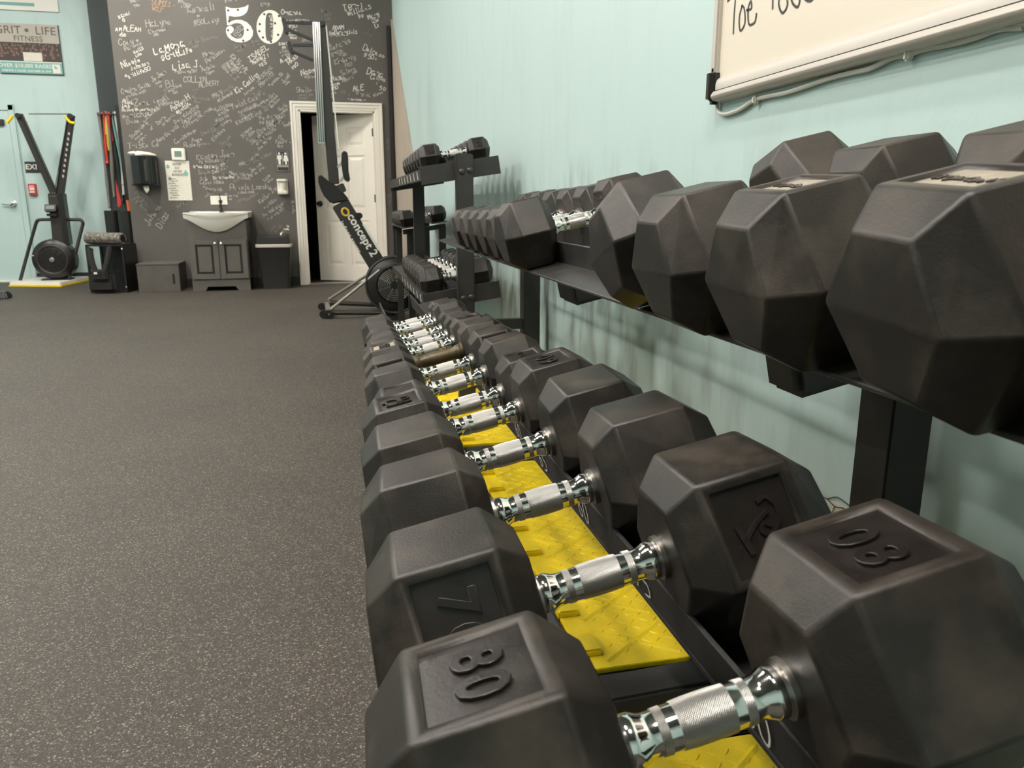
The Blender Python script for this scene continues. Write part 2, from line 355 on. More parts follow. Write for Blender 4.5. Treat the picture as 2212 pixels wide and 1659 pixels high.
# ---- handwriting: single-stroke letters, drawn as flat strokes
GL = {
 'A': '02 29 42|15 35', 'B': '02 09|09 29 38 37 26 06|26 37 44 33 22 02', 'C': '48 29 18 06 04 12 22 43', 'D': '02 09|09 29 47 44 32 02',
 'E': '49 09 02 42|06 36', 'F': '49 09 02|06 36', 'G': '48 29 07 04 12 32 45 25', 'H': '02 09|42 49|06 46', 'I': '22 29|09 49|02 42', 'J': '29 49|39 33 22 03',
 'K': '02 09|49 05 42', 'L': '09 02 42', 'M': '02 09 25 49 42', 'N': '02 09 42 49', 'O': '29 07 04 22 44 47 29', 'P': '02 09 39 48 46 35 05', 'Q': '29 07 04 22 44 47 29|23 51',
 'R': '02 09 39 48 46 35 05|25 42', 'S': '48 29 08 16 35 43 22 03', 'T': '09 49|29 22', 'U': '09 04 12 32 44 49', 'V': '09 22 49', 'W': '09 12 26 32 49', 'X': '09 42|02 49', 'Y': '09 25 49|25 22', 'Z': '09 49 02 42',
 'a': '35 16 04 12 34 36 32 42', 'b': '09 02 22 34 25 04', 'c': '35 16 04 12 33', 'd': '35 16 04 12 34 39 32', 'e': '04 34 26 05 12 33', 'f': '38 29 18 12|06 36', 'g': '35 16 04 13 34 36 31 10 01', 'h': '09 02|04 26 34 32', 'i': '16 12 22|18 19',
 'j': '26 21 10 01|28 29', 'k': '09 02|36 04 32', 'l': '19 12 22', 'm': '06 02 05 16 22 25 36 42', 'n': '06 02 05 26 34 32', 'o': '16 04 12 34 25 16', 'p': '06 00|05 26 34 22 03', 'q': '36 30|35 16 04 12 33', 'r': '06 02 05 26 35',
 's': '36 16 15 34 32 02', 't': '19 13 22 32|06 36', 'u': '06 03 12 33 36 32', 'v': '06 12 36', 'w': '06 12 25 32 46', 'x': '06 32|02 36', 'y': '06 13 33|36 31 10', 'z': '06 36 02 32',
 '0': '29 07 04 22 44 47 29', '1': '18 29 22', '2': '08 29 48 36 02 42', '3': '08 29 48 36 26|26 45 33 22 03', '4': '39 05 45|39 32', '5': '49 09 06 36 44 32 02', '6': '39 16 04 12 33 35 26 05', '7': '09 49 12', '8': '26 08 29 48 26 04 12 32 44 26', '9': '45 16 08 29 48 45 32',
 '#': '12 29|32 49|15 55|07 47', '-': '15 35', '.': '12 13', '!': '29 25|22 23', "'": '29 27', ',': '23 11', '$': '48 29 08 16 35 43 22 03|2: 21', '=': '15 35|13 33', '*': '25 29|05 48|08 45', '+': '23 27|05 45', '|': '20 29',
 '<': '24 06 17 26|26 37 46 24', '~': '05 16 35 46', '@': '35 24 15 26 36 34 43 46 28 06 04 12 42'}
def glyph_strokes(ch):
    out = []
    for st in GL.get(ch, '').split('|'):
        out.append([(int(a[0]), 10 if a[1] == ':' else int(a[1])) for a in st.split()])
    return [s for s in out if s]
def strokes_of(text, jitter=0.0, rnd=random, slant=0.0, spacing=1.0):
    """list of polylines; cap height = 1, baseline 0"""
    x = 0; res = []
    for ch in text:
        if ch == ' ': x += 3 * spacing; continue
        ss = glyph_strokes(ch); wd = 0
        dy = rnd.uniform(-jitter, jitter) * 3; sc = 1 + rnd.uniform(-jitter, jitter) * 1.5
        for s in ss:
            q = []
            for a, b in s:
                wd = max(wd, a); py = (b - 2) * sc + dy + rnd.uniform(-jitter, jitter); pxx = x + a * sc + rnd.uniform(-jitter, jitter)
                q.append(((pxx + py * slant) / 7, py / 7))
            res.append(q)
        x += (wd + 1.7) * spacing
    return res, x / 7
def ribbon(mb, pts, wd, o, ux, uy, nz, lift, k=4, t=0.0):
    """flat brush stroke through 2D pts on a plane, slightly proud of it"""
    P = [Vector((p[0], p[1], 0)) for p in pts]
    if len(P) > 2 and k > 1: P = smooth_path(P, k)
    L = []; R = []
    for i, p in enumerate(P):
        d = P[min(i + 1, len(P) - 1)] - P[max(i - 1, 0)]
        if d.length < 1e-9: d = Vector((1, 0, 0))
        d.normalize(); nn = Vector((-d.y, d.x, 0)) * wd / 2
        if i == 0: p = p - d * wd * 0.4
        if i == len(P) - 1: p = p + d * wd * 0.4
        L.append(p + nn); R.append(p - nn)
    o = Vector(o); tr = lambda p, h: o + ux * p.x + uy * p.y + nz * h
    n = len(P)
    if t <= 0:
        vs = [tr(p, lift) for p in L] + [tr(p, lift) for p in R]
        mb.add(vs, [(i, n + i, n + i + 1, i + 1) for i in range(n - 1)])
    else:
        vs = [tr(p, lift) for p in L] + [tr(p, lift) for p in R] + [tr(p, lift + t) for p in L] + [tr(p, lift + t) for p in R]
        fs = []
        for i in range(n - 1):
            fs += [(2 * n + i, 3 * n + i, 3 * n + i + 1, 2 * n + i + 1), (i, 2 * n + i, 2 * n + i + 1, i + 1), (n + i, n + i + 1, 3 * n + i + 1, 3 * n + i)]
        fs += [(0, n, 3 * n, 2 * n), (n - 1, 3 * n - 1, 4 * n - 1, 2 * n - 1)][:1]
        mb.add(vs, fs)
def write(mb, text, o, ux, uy, height, wd, nz=None, jitter=0.0, slant=0.0, lift=0.002, k=3, t=0.0, center=False, spacing=1.0, rnd=random):
    ux, uy = Vector(ux).normalized(), Vector(uy).normalized(); nz = nz or ux.cross(uy)
    ss, W = strokes_of(text, jitter, rnd, slant, spacing)
    dx = -W / 2 * height if center else 0
    for s in ss:
        ribbon(mb, [(p[0] * height + dx, p[1] * height) for p in s], wd, o, ux, uy, nz, lift, k, t)
    return W * height
def font_mesh(text, size, extrude, m, spacing=1.0, bevel=0.0, offset=0.0, align='CENTER', name='lettering'):
    cu = bpy.data.curves.new('lettering', 'FONT'); cu.body = text; cu.size = size; cu.extrude = extrude
    cu.align_x = align; cu.align_y = 'CENTER'; cu.space_character = spacing; cu.bevel_depth = bevel; cu.resolution_u = 3; cu.offset = offset
    o = bpy.data.objects.new('tmp', cu); COL.objects.link(o)
    dg = bpy.context.evaluated_depsgraph_get(); dg.update()
    me = bpy.data.meshes.new_from_object(o.evaluated_get(dg)); me.name = name
    bpy.data.objects.remove(o); bpy.data.curves.remove(cu)
    me.materials.clear(); me.materials.append(m); return me
def place_mesh(name, me, o, ux, uy, parent=None):
    ux, uy = Vector(ux).normalized(), Vector(uy).normalized(); nz = ux.cross(uy)
    ob = bpy.data.objects.new(name, me); link(ob, parent)
    ob.matrix_local = Matrix.Translation(Vector(o)) @ Matrix((ux, uy, nz)).transposed().to_4x4()
    return ob

# ================================================================== the setting
XL, YN = -7.0, -3.6
o = MB().boxmm((XL, YN, -0.1), (X_WALL + 0.15, Y_LEFT + 1.5, 0)).build('floor', M['floor']); tag(o, 'dark grey rubber gym floor with tan flecks', kind='structure')
o = MB().boxmm((XL, YN, Z_CEIL), (X_WALL + 0.15, Y_LEFT + 1.5, Z_CEIL + 0.1)).build('ceiling', M['ceiling']); tag(o, kind='structure')
wall_right = MB().boxmm((X_WALL, YN, 0), (X_WALL + 0.15, Y_LEFT + 1.5, Z_CEIL)).build('wall_right', M['teal_patchy']); tag(wall_right, 'pale teal painted wall behind the dumbbell racks', kind='structure')
wall_left = MB().boxmm((XL, Y_LEFT, 0), (X_COL + 0.4, Y_LEFT + 0.15, Z_CEIL)).build('wall_back', M['teal']); tag(wall_left, 'pale teal back wall with posters and exit door', kind='structure')
o = MB().boxmm((XL - 0.15, YN, 0), (XL, Y_LEFT + 0.15, Z_CEIL)).build('wall_left', M['teal']); tag(o, kind='structure')
o = MB().boxmm((XL, YN - 0.15, 0), (X_WALL, YN, Z_CEIL)).build('wall_front', M['teal']); tag(o, kind='structure')
# chalkboard wall with the doorway
OX0, OX1, OZ = -0.305, 0.552, 1.998
mb = MB()
mb.boxmm((X_COL, Y_BACK, 0), (OX0, Y_BACK + 0.12, Z_CEIL)); mb.boxmm((OX1, Y_BACK, 0), (X_WALL, Y_BACK + 0.12, Z_CEIL)); mb.boxmm((OX0, Y_BACK, OZ), (OX1, Y_BACK + 0.12, Z_CEIL))
wall_chalk = mb.build('wall_chalkboard', M['chalkwall']); tag(wall_chalk, 'dark grey chalkboard wall covered in white signatures', kind='structure')
Y_COLF = 10.42
o = MB().boxmm((-2.605, Y_COLF, 0), (X_COL + 0.3, Y_LEFT - 0.001, Z_CEIL)).build('wall_column', M['column']); tag(o, 'dark teal wall column set back beside the chalkboard wall', kind='structure')
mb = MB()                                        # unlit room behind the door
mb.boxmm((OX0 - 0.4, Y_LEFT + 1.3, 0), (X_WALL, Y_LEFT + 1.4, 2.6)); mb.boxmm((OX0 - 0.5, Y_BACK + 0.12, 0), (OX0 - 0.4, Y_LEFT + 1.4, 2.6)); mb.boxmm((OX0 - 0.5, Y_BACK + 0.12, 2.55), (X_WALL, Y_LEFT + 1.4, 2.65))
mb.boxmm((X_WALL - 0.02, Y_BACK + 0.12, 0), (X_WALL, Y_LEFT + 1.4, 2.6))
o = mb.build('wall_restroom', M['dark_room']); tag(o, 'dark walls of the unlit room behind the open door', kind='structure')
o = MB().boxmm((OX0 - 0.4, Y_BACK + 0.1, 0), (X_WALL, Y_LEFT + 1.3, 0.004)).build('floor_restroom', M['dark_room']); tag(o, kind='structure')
for i, (a, b) in enumerate((((X_COL, Y_BACK - 0.012, 0), (OX0 - 0.08, Y_BACK, 0.1)), ((OX1 + 0.08, Y_BACK - 0.012, 0), (X_WALL, Y_BACK, 0.1)))):
    o = MB().boxmm(a, b).build('baseboard_chalkboard', M['baseboard']); tag(o, kind='structure')
o = MB().boxmm((XL, Y_LEFT - 0.012, 0), (-4.75, Y_LEFT, 0.1)).boxmm((-3.68, Y_LEFT - 0.012, 0), (X_COL, Y_LEFT, 0.1)).build('baseboard_back', M['baseboard']); tag(o, kind='structure')
o = MB().boxmm((X_WALL - 0.012, YN, 0), (X_WALL, Y_BACK, 0.1)).build('baseboard_right', M['baseboard']); tag(o, kind='structure')

# casing of the restroom door
def casing():
    prof = [(0, 0), (0.092, 0), (0.092, 0.024), (0.07, 0.024), (0.066, 0.017), (0.035, 0.017), (0.031, 0.011), (0.008, 0.009), (0, 0.006)]
    tr = thing('trim_1', 'white stepped casing around the open restroom door', None, (0, Y_BACK, 0)); tr['kind'] = 'structure'
    a = 0.0
    # side casings: profile x measured away from the opening, mitred at the top
    for nm, sx, x0 in (('side_casing', -1, OX0), ('side_casing', 1, OX1)):
        vs = []; n = len(prof)
        for z, mit in ((0, 0), (OZ, 1)):
            for px_, py_ in prof: vs.append((x0 + sx * px_, -py_, z + (px_ if mit else 0)))
        fs = [(i, (i + 1) % n, n + (i + 1) % n, n + i) for i in range(n)] + [tuple(range(n)), tuple(range(n, 2 * n))]
        MB().add(vs, fs).build(nm, M['white_paint'], tr)
    vs = []; n = len(prof)
    for x0, sx in ((OX0, -1), (OX1, 1)):
        for px_, py_ in prof: vs.append((x0 + sx * px_, -py_, OZ + px_))
    fs = [(i, (i + 1) % n, n + (i + 1) % n, n + i) for i in range(n)] + [tuple(range(n)), tuple(range(n, 2 * n))]
    MB().add(vs, fs).build('head_casing', M['white_paint'], tr)
    mb = MB().boxmm((OX0, -0.004, 0), (OX0 + 0.018, 0.12, OZ)).boxmm((OX1 - 0.018, -0.004, 0), (OX1, 0.12, OZ)).boxmm((OX0, -0.004, OZ - 0.018), (OX1, 0.12, OZ))
    mb.build('door_jamb', M['white_paint'], tr)
    MB().boxmm((OX0, -0.03, 0.0), (OX1, 0.14, 0.014)).build('threshold', M['grey_metal'], tr, bevel=0.004)
casing()

def panel_door():
    Wd, Hd, T = OX1 - OX0 - 0.046, OZ - 0.03, 0.036
    d = thing('door_1', 'white six-panel door standing ajar into the dark restroom', None, (OX1 - 0.02, Y_BACK + 0.055, 0.012), math.radians(-30)); d['kind'] = 'structure'
    # local: hinge at origin, leaf runs to -x, face at y = 0 looking to -y
    xs = [0, 0.115, 0.355, 0.45, 0.69, Wd]; zs = [0, 0.19, 0.74, 0.87, 1.50, 1.60, 1.82, Hd]
    mb = MB(); rec = 0.010
    cells = {(i, j) for i in (1, 3) for j in (1, 3, 5)}
    for i in range(5):
        for j in range(7):
            y0 = rec if (i, j) in cells else 0
            mb.boxmm((-xs[i], y0, zs[j]), (-xs[i + 1], T, zs[j + 1]))
    mb.build('door_leaf', M['white_paint'], d)
    for i, j in sorted(cells):
        a, b, c, e = -xs[i] - 0.025, -xs[i + 1] + 0.025, zs[j] + 0.025, zs[j + 1] - 0.025
        vs = [(a, rec, c), (b, rec, c), (b, rec, e), (a, rec, e)]; k = 0.03
        vs += [(a - k, 0.001, c + k), (b + k, 0.001, c + k), (b + k, 0.001, e - k), (a - k, 0.001, e - k)]
        MB().add(vs, [(4, 5, 6, 7), (0, 1, 5, 4), (1, 2, 6, 5), (2, 3, 7, 6), (3, 0, 4, 7)]).build('door_panel', M['white_paint'], d)
    MB().lathe([(0, 0.03), (0.006, 0.032), (0.012, 0.014), (0.03, 0.012), (0.036, 0.022), (0.05, 0.027), (0.062, 0.022), (0.066, 0.01)], (-Wd + 0.06, 0, 0.94), (0, -1, 0)).build('door_knob', M['black_plastic'], d, smooth=True)
    for z in (0.2, 1.0, 1.76):
        MB().boxmm((-0.012, -0.006, z - 0.045), (0.008, 0.004, z + 0.045)).build('hinge', M['dark_metal'], d)
panel_door()

def exit_door():
    d = thing('door_2', 'teal painted flush door with a round chrome knob on the back wall', None, (-3.70, Y_LEFT, 0)); d['kind'] = 'structure'
    MB().boxmm((-0.95, -0.02, 0.01), (0, 0, 2.03)).build('door_leaf', M['teal_door'], d, bevel=0.003)
    mb = MB().boxmm((0.006, -0.035, 0), (0.065, 0, 2.10)).boxmm((-1.02, -0.035, 0), (-0.956, 0, 2.10)).boxmm((-1.02, -0.035, 2.036), (0.065, 0, 2.10))
    mb.build('door_frame', M['teal_door'], d, bevel=0.004)
    MB().lathe([(0, 0.036), (0.006, 0.036), (0.012, 0.014), (0.035, 0.014), (0.042, 0.026), (0.06, 0.032), (0.075, 0.026), (0.08, 0.01)], (-0.075, -0.02, 0.95), (0, -1, 0)).build('door_knob', M['chrome'], d, smooth=True)
    MB().bar((-0.09, -0.045, 0.93), (-0.20, -0.05, 0.945), 0.012, 0.016).build('latch_lever', M['chrome'], d, bevel=0.003)
    MB().boxmm((-0.30, -0.06, 1.86), (-0.05, -0.02, 1.93)).build('door_closer', M['dark_metal'], d, bevel=0.006)
exit_door()
o = MB().boxmm((-4.7, Y_LEFT - 0.05, 0.0), (-3.7, Y_LEFT - 0.02, 0.018)).build('trim_2', M['white_paint']); tag(o, 'white threshold strip under the teal door', kind='structure')

# bare tan board low on the right wall, cut on a slant
pa = [at(845, 28, 'x', X_WALL), at(893, 330, 'x', X_WALL), at(909, 440, 'x', X_WALL)]
p_low = pa[0] + (pa[2] - pa[0]) * (pa[0].z / (pa[0].z - pa[2].z))
poly = [(Y_BACK - 0.002, 0.02), (Y_BACK - 0.002, pa[0].z), (pa[0].y, pa[0].z), (p_low.y, 0.02)]
if pa[0].y > Y_BACK: poly = [(Y_BACK - 0.002, 0.02), (Y_BACK - 0.002, pa[0].z - 0.1), (p_low.y, 0.02)]
o = MB().prism([(-y, z) for y, z in poly], (X_WALL - 0.02, 0, 0), (0, -1, 0), (0, 0, 1), -0.018).build('slanted_board', M['beige'])
tag(o, 'tan slanted board standing in the corner beside the chalkboard wall', 'board')
o = MB().boxmm((X_WALL - 0.075, Y_BACK - 0.05, 0.1), (X_WALL - 0.035, Y_BACK - 0.002, 2.93)).build('trim_3', M['black_plastic']); tag(o, 'black strip at the corner of the chalkboard wall', kind='structure')

# ceiling lights
for i, (x, y) in enumerate(LIGHT_SPOTS):
    col_ = 'over the racks' if x > -1.5 else ('over the middle floor' if x > -4 else 'over the left floor')
    t = thing('ceiling_light', 'white ceiling light %s, %s from the front' % (col_, ('first', 'second', 'third', 'fourth', 'fifth', 'sixth')[sum(1 for q in LIGHT_SPOTS[:i] if ((q[0] > -1.5), (q[0] > -4)) == ((x > -1.5), (x > -4)))]), 'light', (x, y, Z_CEIL - 0.25), 0, 'ceiling lights')
    MB().boxmm((-0.11, -0.34, 0.02), (0.11, 0.34, 0.09)).build('housing', M['lampcase'], t)
    MB().boxmm((-0.075, -0.31, 0.0), (0.075, 0.31, 0.018)).build('diffuser', M['lamp'], t)
    for hy in (-0.25, 0.25): MB().tube([(0, hy, 0.09), (0, hy, 0.25)], 0.006, 6).build('hanger', M['lampcase'], t)

# ================================================================== dumbbell racks
TILT = math.radians(13.0)
def tier_frame(bx, bz, tilt=TILT):
    """origin and axes of a shelf: ax runs along the dumbbells (towards the wall), up is square to it"""
    ax = Vector((math.cos(tilt), 0, math.sin(tilt))); up = Vector((-math.sin(tilt), 0, math.cos(tilt)))
    return Vector((bx, 0, bz)), ax, up
def rails(root, base, ax, up, y0, y1, mats, inner=0.060, outer=0.139, hf=0.040, th=0.005):
    """two angle-iron rails: a plate the heads stand on and a flange rising at its inner edge"""
    out = []
    for sg in (-1, 1):
        mb = MB()
        R = Matrix((ax, Vector((0, 1, 0)), up)).transposed()
        c = base + ax * sg * (inner + outer) / 2 - up * th / 2; c.y = (y0 + y1) / 2
        mb.box(c, (outer - inner, y1 - y0, th), R)
        c = base + ax * sg * (inner + th / 2) + up * hf / 2; c.y = (y0 + y1) / 2
        mb.box(c, (th, y1 - y0, hf + th * 2), R)
        out.append(mb.build('shelf_rail', mats, root, bevel=0.001, seg=1))
    return out
LOW = tier_frame(0.240, 0.5386); UPP = tier_frame(0.5425, 0.841)

rack = thing('dumbbell_rack', 'black two-tier dumbbell rack nearest the camera, holding the large hex dumbbells', 'rack', (0, 0, 0))
rails(rack, *UPP, 0.05, 3.08, M['rack'])
low_rails = rails(rack, *LOW, 0.05, 3.08, M['rack_dark'])
for y in (0.83, 2.84):
    MB().boxmm((0.700, y, 0.0), (0.764, y + 0.068, 0.855)).build('upright', M['rack_dark'], rack, bevel=0.003)
    MB().boxmm((0.695, y - 0.03, 0.0), (0.775, y + 0.10, 0.008)).build('foot_plate', M['rack_dark'], rack)
for y in (0.60, 2.90):
    MB().bar((0.10, y, 0.478), (0.58, y, 0.50), 0.04, 0.05).build('shelf_arm', M['rack_dark'], rack, bevel=0.003)
    MB().boxmm((0.14, y - 0.02, 0.0), (0.18, y + 0.02, 0.46)).build('front_leg', M['rack_dark'], rack, bevel=0.003)
MB().boxmm((0.565, 0.40, 0.470), (0.580, 2.95, 0.530)).build('rear_beam', M['rack_dark'], rack, bevel=0.002)
for y in (0.855, 2.865): MB().bar((0.575, y, 0.50), (0.702, y, 0.50), 0.03, 0.04).build('beam_bracket', M['rack_dark'], rack, bevel=0.002)

for y0_, y1_ in ((0.845, 0.925), (1.80, 1.93)):
    # deep box gussets hanging under the upper shelf
    sl = math.tan(TILT); x0_, x1_ = 0.572, 0.775
    zt = lambda x: UPP[0].z + (x - UPP[0].x) * sl - 0.008
    vs = []
    for y in (y0_, y1_):
        vs += [(x0_, y, 0.703), (x1_, y, 0.703 + (x1_ - x0_) * sl), (x1_, y, zt(x1_)), (x0_ - 0.03, y, zt(x0_ - 0.03))]
    MB().add(vs, [(0, 1, 2, 3), (4, 7, 6, 5), (0, 4, 5, 1), (1, 5, 6, 2), (2, 6, 7, 3), (3, 7, 4, 0)]).build('shelf_gusset', M['rack_dark'], rack, True, 0.010, 2)

# weights written with a white paint pen on the back rail of each shelf
def rail_mark(frame, y, kind, h=0.030):
    base, ax, up = frame
    o = base + ax * (0.060 - 0.0006) + up * 0.006; o.y = y
    mb = MB(); ux = Vector((0, -1, 0))
    loops = {'8': [[(0.1, 0.9), (0.45, 1.0), (0.5, 0.75), (0.15, 0.45), (0.1, 0.1), (0.45, 0.0), (0.55, 0.3), (0.2, 0.6), (0.1, 0.9)]],
             '5': [[(0.6, 1.0), (0.15, 0.95), (0.1, 0.6), (0.5, 0.55), (0.55, 0.15), (0.1, 0.0)]],
             '7': [[(0.0, 1.0), (0.5, 0.95), (0.2, 0.0)]], '6': [[(0.5, 1.0), (0.1, 0.5), (0.15, 0.05), (0.5, 0.1), (0.45, 0.45), (0.1, 0.4)]],
             '0': [[(0.3, 1.0), (0.05, 0.6), (0.1, 0.1), (0.4, 0.0), (0.55, 0.4), (0.5, 0.85), (0.3, 1.0)]]}
    x = 0
    for ch in kind:
        for st in loops[ch]: ribbon(mb, [((a + x) * h, b * h) for a, b in st], 0.0026, o, ux, up, -ax, 0.0004, 4)
        x += 0.8
    return mb.build('marker_number', M['marker_white'], rack)
for y, k in ((0.475, '80'), (0.70, '75'), (0.895, '80'), (1.09, '65'), (1.25, '60'), (1.41, '55'), (1.55, '50'), (1.69, '50')): rail_mark(LOW, y, k)
for y, k in ((1.52, '55'), (1.38, '55'), (1.2, '50')): rail_mark(UPP, y, k, 0.028)

# ---- the rack farther back, three tiers
FT = math.radians(8.6)
FY0, FY1 = 3.30, 5.02
rack2 = thing('dumbbell_rack', 'black dumbbell rack farther back, with bolted end plates and small dumbbells', 'rack', (0, 0, 0))
FB = [tier_frame(0.533, 1.110, FT), tier_frame(0.533, 0.585, FT)]
for bx_, ax_, up_ in FB:
    rails(rack2, bx_, ax_, up_, FY0 + 0.005, FY1, M['rack'], 0.045, 0.165, 0.03)
    R = Matrix((ax_, Vector((0, 1, 0)), up_)).transposed()
    # outer lip along the front
    c = bx_ - ax_ * 0.165 - up_ * 0.02; c.y = (FY0 + FY1) / 2
    MB().box(c, (0.006, FY1 - FY0, 0.045), R).build('front_lip', M['rack'], rack2, bevel=0.001, seg=1)
    c = bx_ - up_ * 0.022; c.y = (FY0 + FY1) / 2
    MB().box(c, (0.33, FY1 - FY0 - 0.02, 0.006), R).build('shelf_tray', M['rack_dark'], rack2)
    for y in (FY0, FY1):
        c = bx_ - up_ * 0.024; c.y = y
        MB().box(c, (0.340, 0.006, 0.074), R).build('end_plate', M['rack'], rack2, bevel=0.0015, seg=1)
for y, sgn in ((FY0 - 0.047, -1), (FY1 + 0.003, 1)):
    MB().boxmm((0.512, y, 0.0), (0.584, y + 0.044, 1.150)).build('upright', M['rack'], rack2, bevel=0.004)
    for bx_, ax_, up_ in FB:
        for t in (-0.002, 0.032):
            c = bx_ + ax_ * t - up_ * 0.03
            MB().lathe([(0, 0.013), (0.004, 0.013), (0.009, 0.009), (0.011, 0.004)], (c.x, y if sgn < 0 else y + 0.044, c.z), (0, sgn, 0), 10).build('bolt', M['bolt'], rack2, smooth=True)
    MB().boxmm((0.36, y - 0.005, 0.0), (0.72, y + 0.05, 0.05)).build('foot_bar', M['rack'], rack2, bevel=0.004)
for bx_, ax_, up_ in FB:            # white weight marks on the front lip
    for k in range(7):
        y = FY0 + 0.12 + k * 0.15
        c = bx_ - ax_ * 0.1685 - up_ * 0.02; c.y = y
        R = Matrix((ax_, Vector((0, 1, 0)), up_)).transposed()
        MB().box(c, (0.0012, 0.014, 0.032), R).build('weight_label', M['marker_white'], rack2)

# ---- a third, lower rack beyond it
FC = tier_frame(0.600, 0.818, FT)
rack3 = thing('dumbbell_rack', 'low black dumbbell rack in the corner, glimpsed beyond the bolted rack', 'rack', (0, 0, 0))
rails(rack3, *FC, 5.16, 6.22, M['rack'], 0.045, 0.150, 0.03)
for y in (5.22, 6.12):
    for x, h in ((0.485, 0.78), (0.70, 0.81)):
        MB().boxmm((x, y, 0.0), (x + 0.045, y + 0.045, h)).build('upright', M['rack_dark'], rack3, bevel=0.003)
    MB().bar((0.46, y + 0.022, 0.765), (0.745, y + 0.022, 0.805), 0.04, 0.03).build('shelf_arm', M['rack_dark'], rack3)

# ---- dumbbells
HEADS, PARTS = {}, {}
def head_mesh(R, sgn, panel, fawn=False, short=False):
    key = (round(R, 4), sgn, panel, fawn, short)
    if key in HEADS: return HEADS[key]
    k = R / 0.09
    a = 0.0615; c = (0.0205 if short else 0.0255) * k; L = (0.068 if short else 0.081) * k; co = 0.029 * k
    S_ = [a, a + c, a + c + L, a + c + L + co]; RR = [R * 0.70, R, R, R * 0.69]
    vs = []
    for s, r in zip(S_, RR):
        for i, ang in enumerate((60, 120, 180, 240, 300, 0)):
            q = math.radians(ang); ss = s + (0.006 * k if (s == S_[3] and i in (2, 5)) else 0)
            vs.append((sgn * ss, r * math.cos(q), r * math.sin(q)))
    fs = []
    for j in range(3):
        for i in range(6):
            n = (i + 1) % 6; fs.append((j * 6 + i, j * 6 + n, j * 6 + 6 + n, j * 6 + 6 + i))
    fs.append((0, 1, 2, 3, 4, 5)); fs += [(18 + 5, 18 + 0, 18 + 1, 18 + 2), (18 + 2, 18 + 3, 18 + 4, 18 + 5)]
    me = bpy.data.meshes.new('head'); me.from_pydata(vs, [], fs); me.update()
    bm = bmesh.new(); bm.from_mesh(me); bmesh.ops.recalc_face_normals(bm, faces=bm.faces)
    es = [e for e in bm.edges if e.calc_face_angle(0) > math.radians(4)]
    bmesh.ops.bevel(bm, geom=es, offset=0.0026 * k, segments=2, affect='EDGES', clamp_overlap=True, profile=0.5)
    if panel:
        want = Vector((0, 0, 1)) if panel == 'top' else Vector((0, -math.cos(math.radians(30)), 0.5))
        f = max((f for f in bm.faces if f.normal.dot(want) > 0.98), key=lambda f: f.calc_area(), default=None)
        if f is not None:
            f.material_index = 0
            bmesh.ops.inset_region(bm, faces=[f], thickness=0.0085 * k, depth=0)
            bmesh.ops.inset_region(bm, faces=[f], thickness=0.0008, depth=-0.0034 * k)
            f.material_index = 1
    bm.normal_update()
    lim = 0.0009 * k * k
    for fc in bm.faces: fc.smooth = fc.calc_area() < lim and fc.material_index == 0
    bm.to_mesh(me); bm.free()
    me.materials.append(M['rubber']); me.materials.append(M['fawn_panel'] if fawn else M['rubber_panel'])
    HEADS[key] = me; return me
def head_centre(R, short=False):
    k = R / 0.09; return 0.0615 + ((0.0205 + 0.034) if short else (0.0255 + 0.0405)) * k
def lathe_uv(name, prof, m, n=40):
    mb = MB().lathe(prof, (0, 0, 0), (1, 0, 0), n, caps=False)
    me = bpy.data.meshes.new(name); me.from_pydata(mb.v, [], mb.f); me.update()
    uv = me.uv_layers.new(name='UVMap')
    ln = [0]
    for i in range(1, len(prof)): ln.append(ln[-1] + math.hypot(prof[i][0] - prof[i - 1][0], prof[i][1] - prof[i - 1][1]))
    for p in me.polygons:
        ks = [v % n for v in p.vertices]; wrap = max(ks) - min(ks) > n / 2
        for li, v in zip(p.loop_indices, p.vertices):
            k = v % n
            if wrap and k == 0: k = n
            uv.data[li].uv = (k / n, ln[v // n])
    bm = bmesh.new(); bm.from_mesh(me); bmesh.ops.recalc_face_normals(bm, faces=bm.faces); bm.to_mesh(me); bm.free()
    smooth_mesh(me, 50); me.materials.append(m); return me
def handle_meshes(dull=False):
    key = 'dull' if dull else 'chrome'
    if key in PARTS: return PARTS[key]
    half = [(0.0, 0.0150), (0.0195, 0.0150), (0.0255, 0.0147), (0.0335, 0.0144), (0.0385, 0.0144), (0.0420, 0.0150), (0.0465, 0.0174), (0.0485, 0.0179), (0.0565, 0.0179), (0.0575, 0.0172)]
    prof = [(-t, r) for t, r in half[::-1]] + half[1:]
    g = [(-0.0192, 0.0148), (-0.0187, 0.0156), (-0.009, 0.0161), (0, 0.0162), (0.009, 0.0161), (0.0187, 0.0156), (0.0192, 0.0148)]
    ring = lambda s: [(s * 0.0262, 0.0144), (s * 0.0265, 0.0154), (s * 0.0325, 0.0152), (s * 0.0328, 0.0142)]
    col = lambda s: [(s * 0.0565, 0.0150), (s * 0.0568, 0.0206), (s * 0.0640, 0.0206), (s * 0.0645, 0.0235), (s * 0.0668, 0.0240)]
    mc, mk, mo = (M['dull_metal'],) * 3 if dull else (M['chrome'], M['knurl'], M['collar'])
    PARTS[key] = dict(handle=lathe_uv('handle', prof, mc), grip=lathe_uv('knurled_grip', g, mk), ring=[lathe_uv('knurled_ring', ring(s), mk) for s in (-1, 1)],
                      collar=[lathe_uv('collar', col(s), mo) for s in (-1, 1)])
    return PARTS[key]
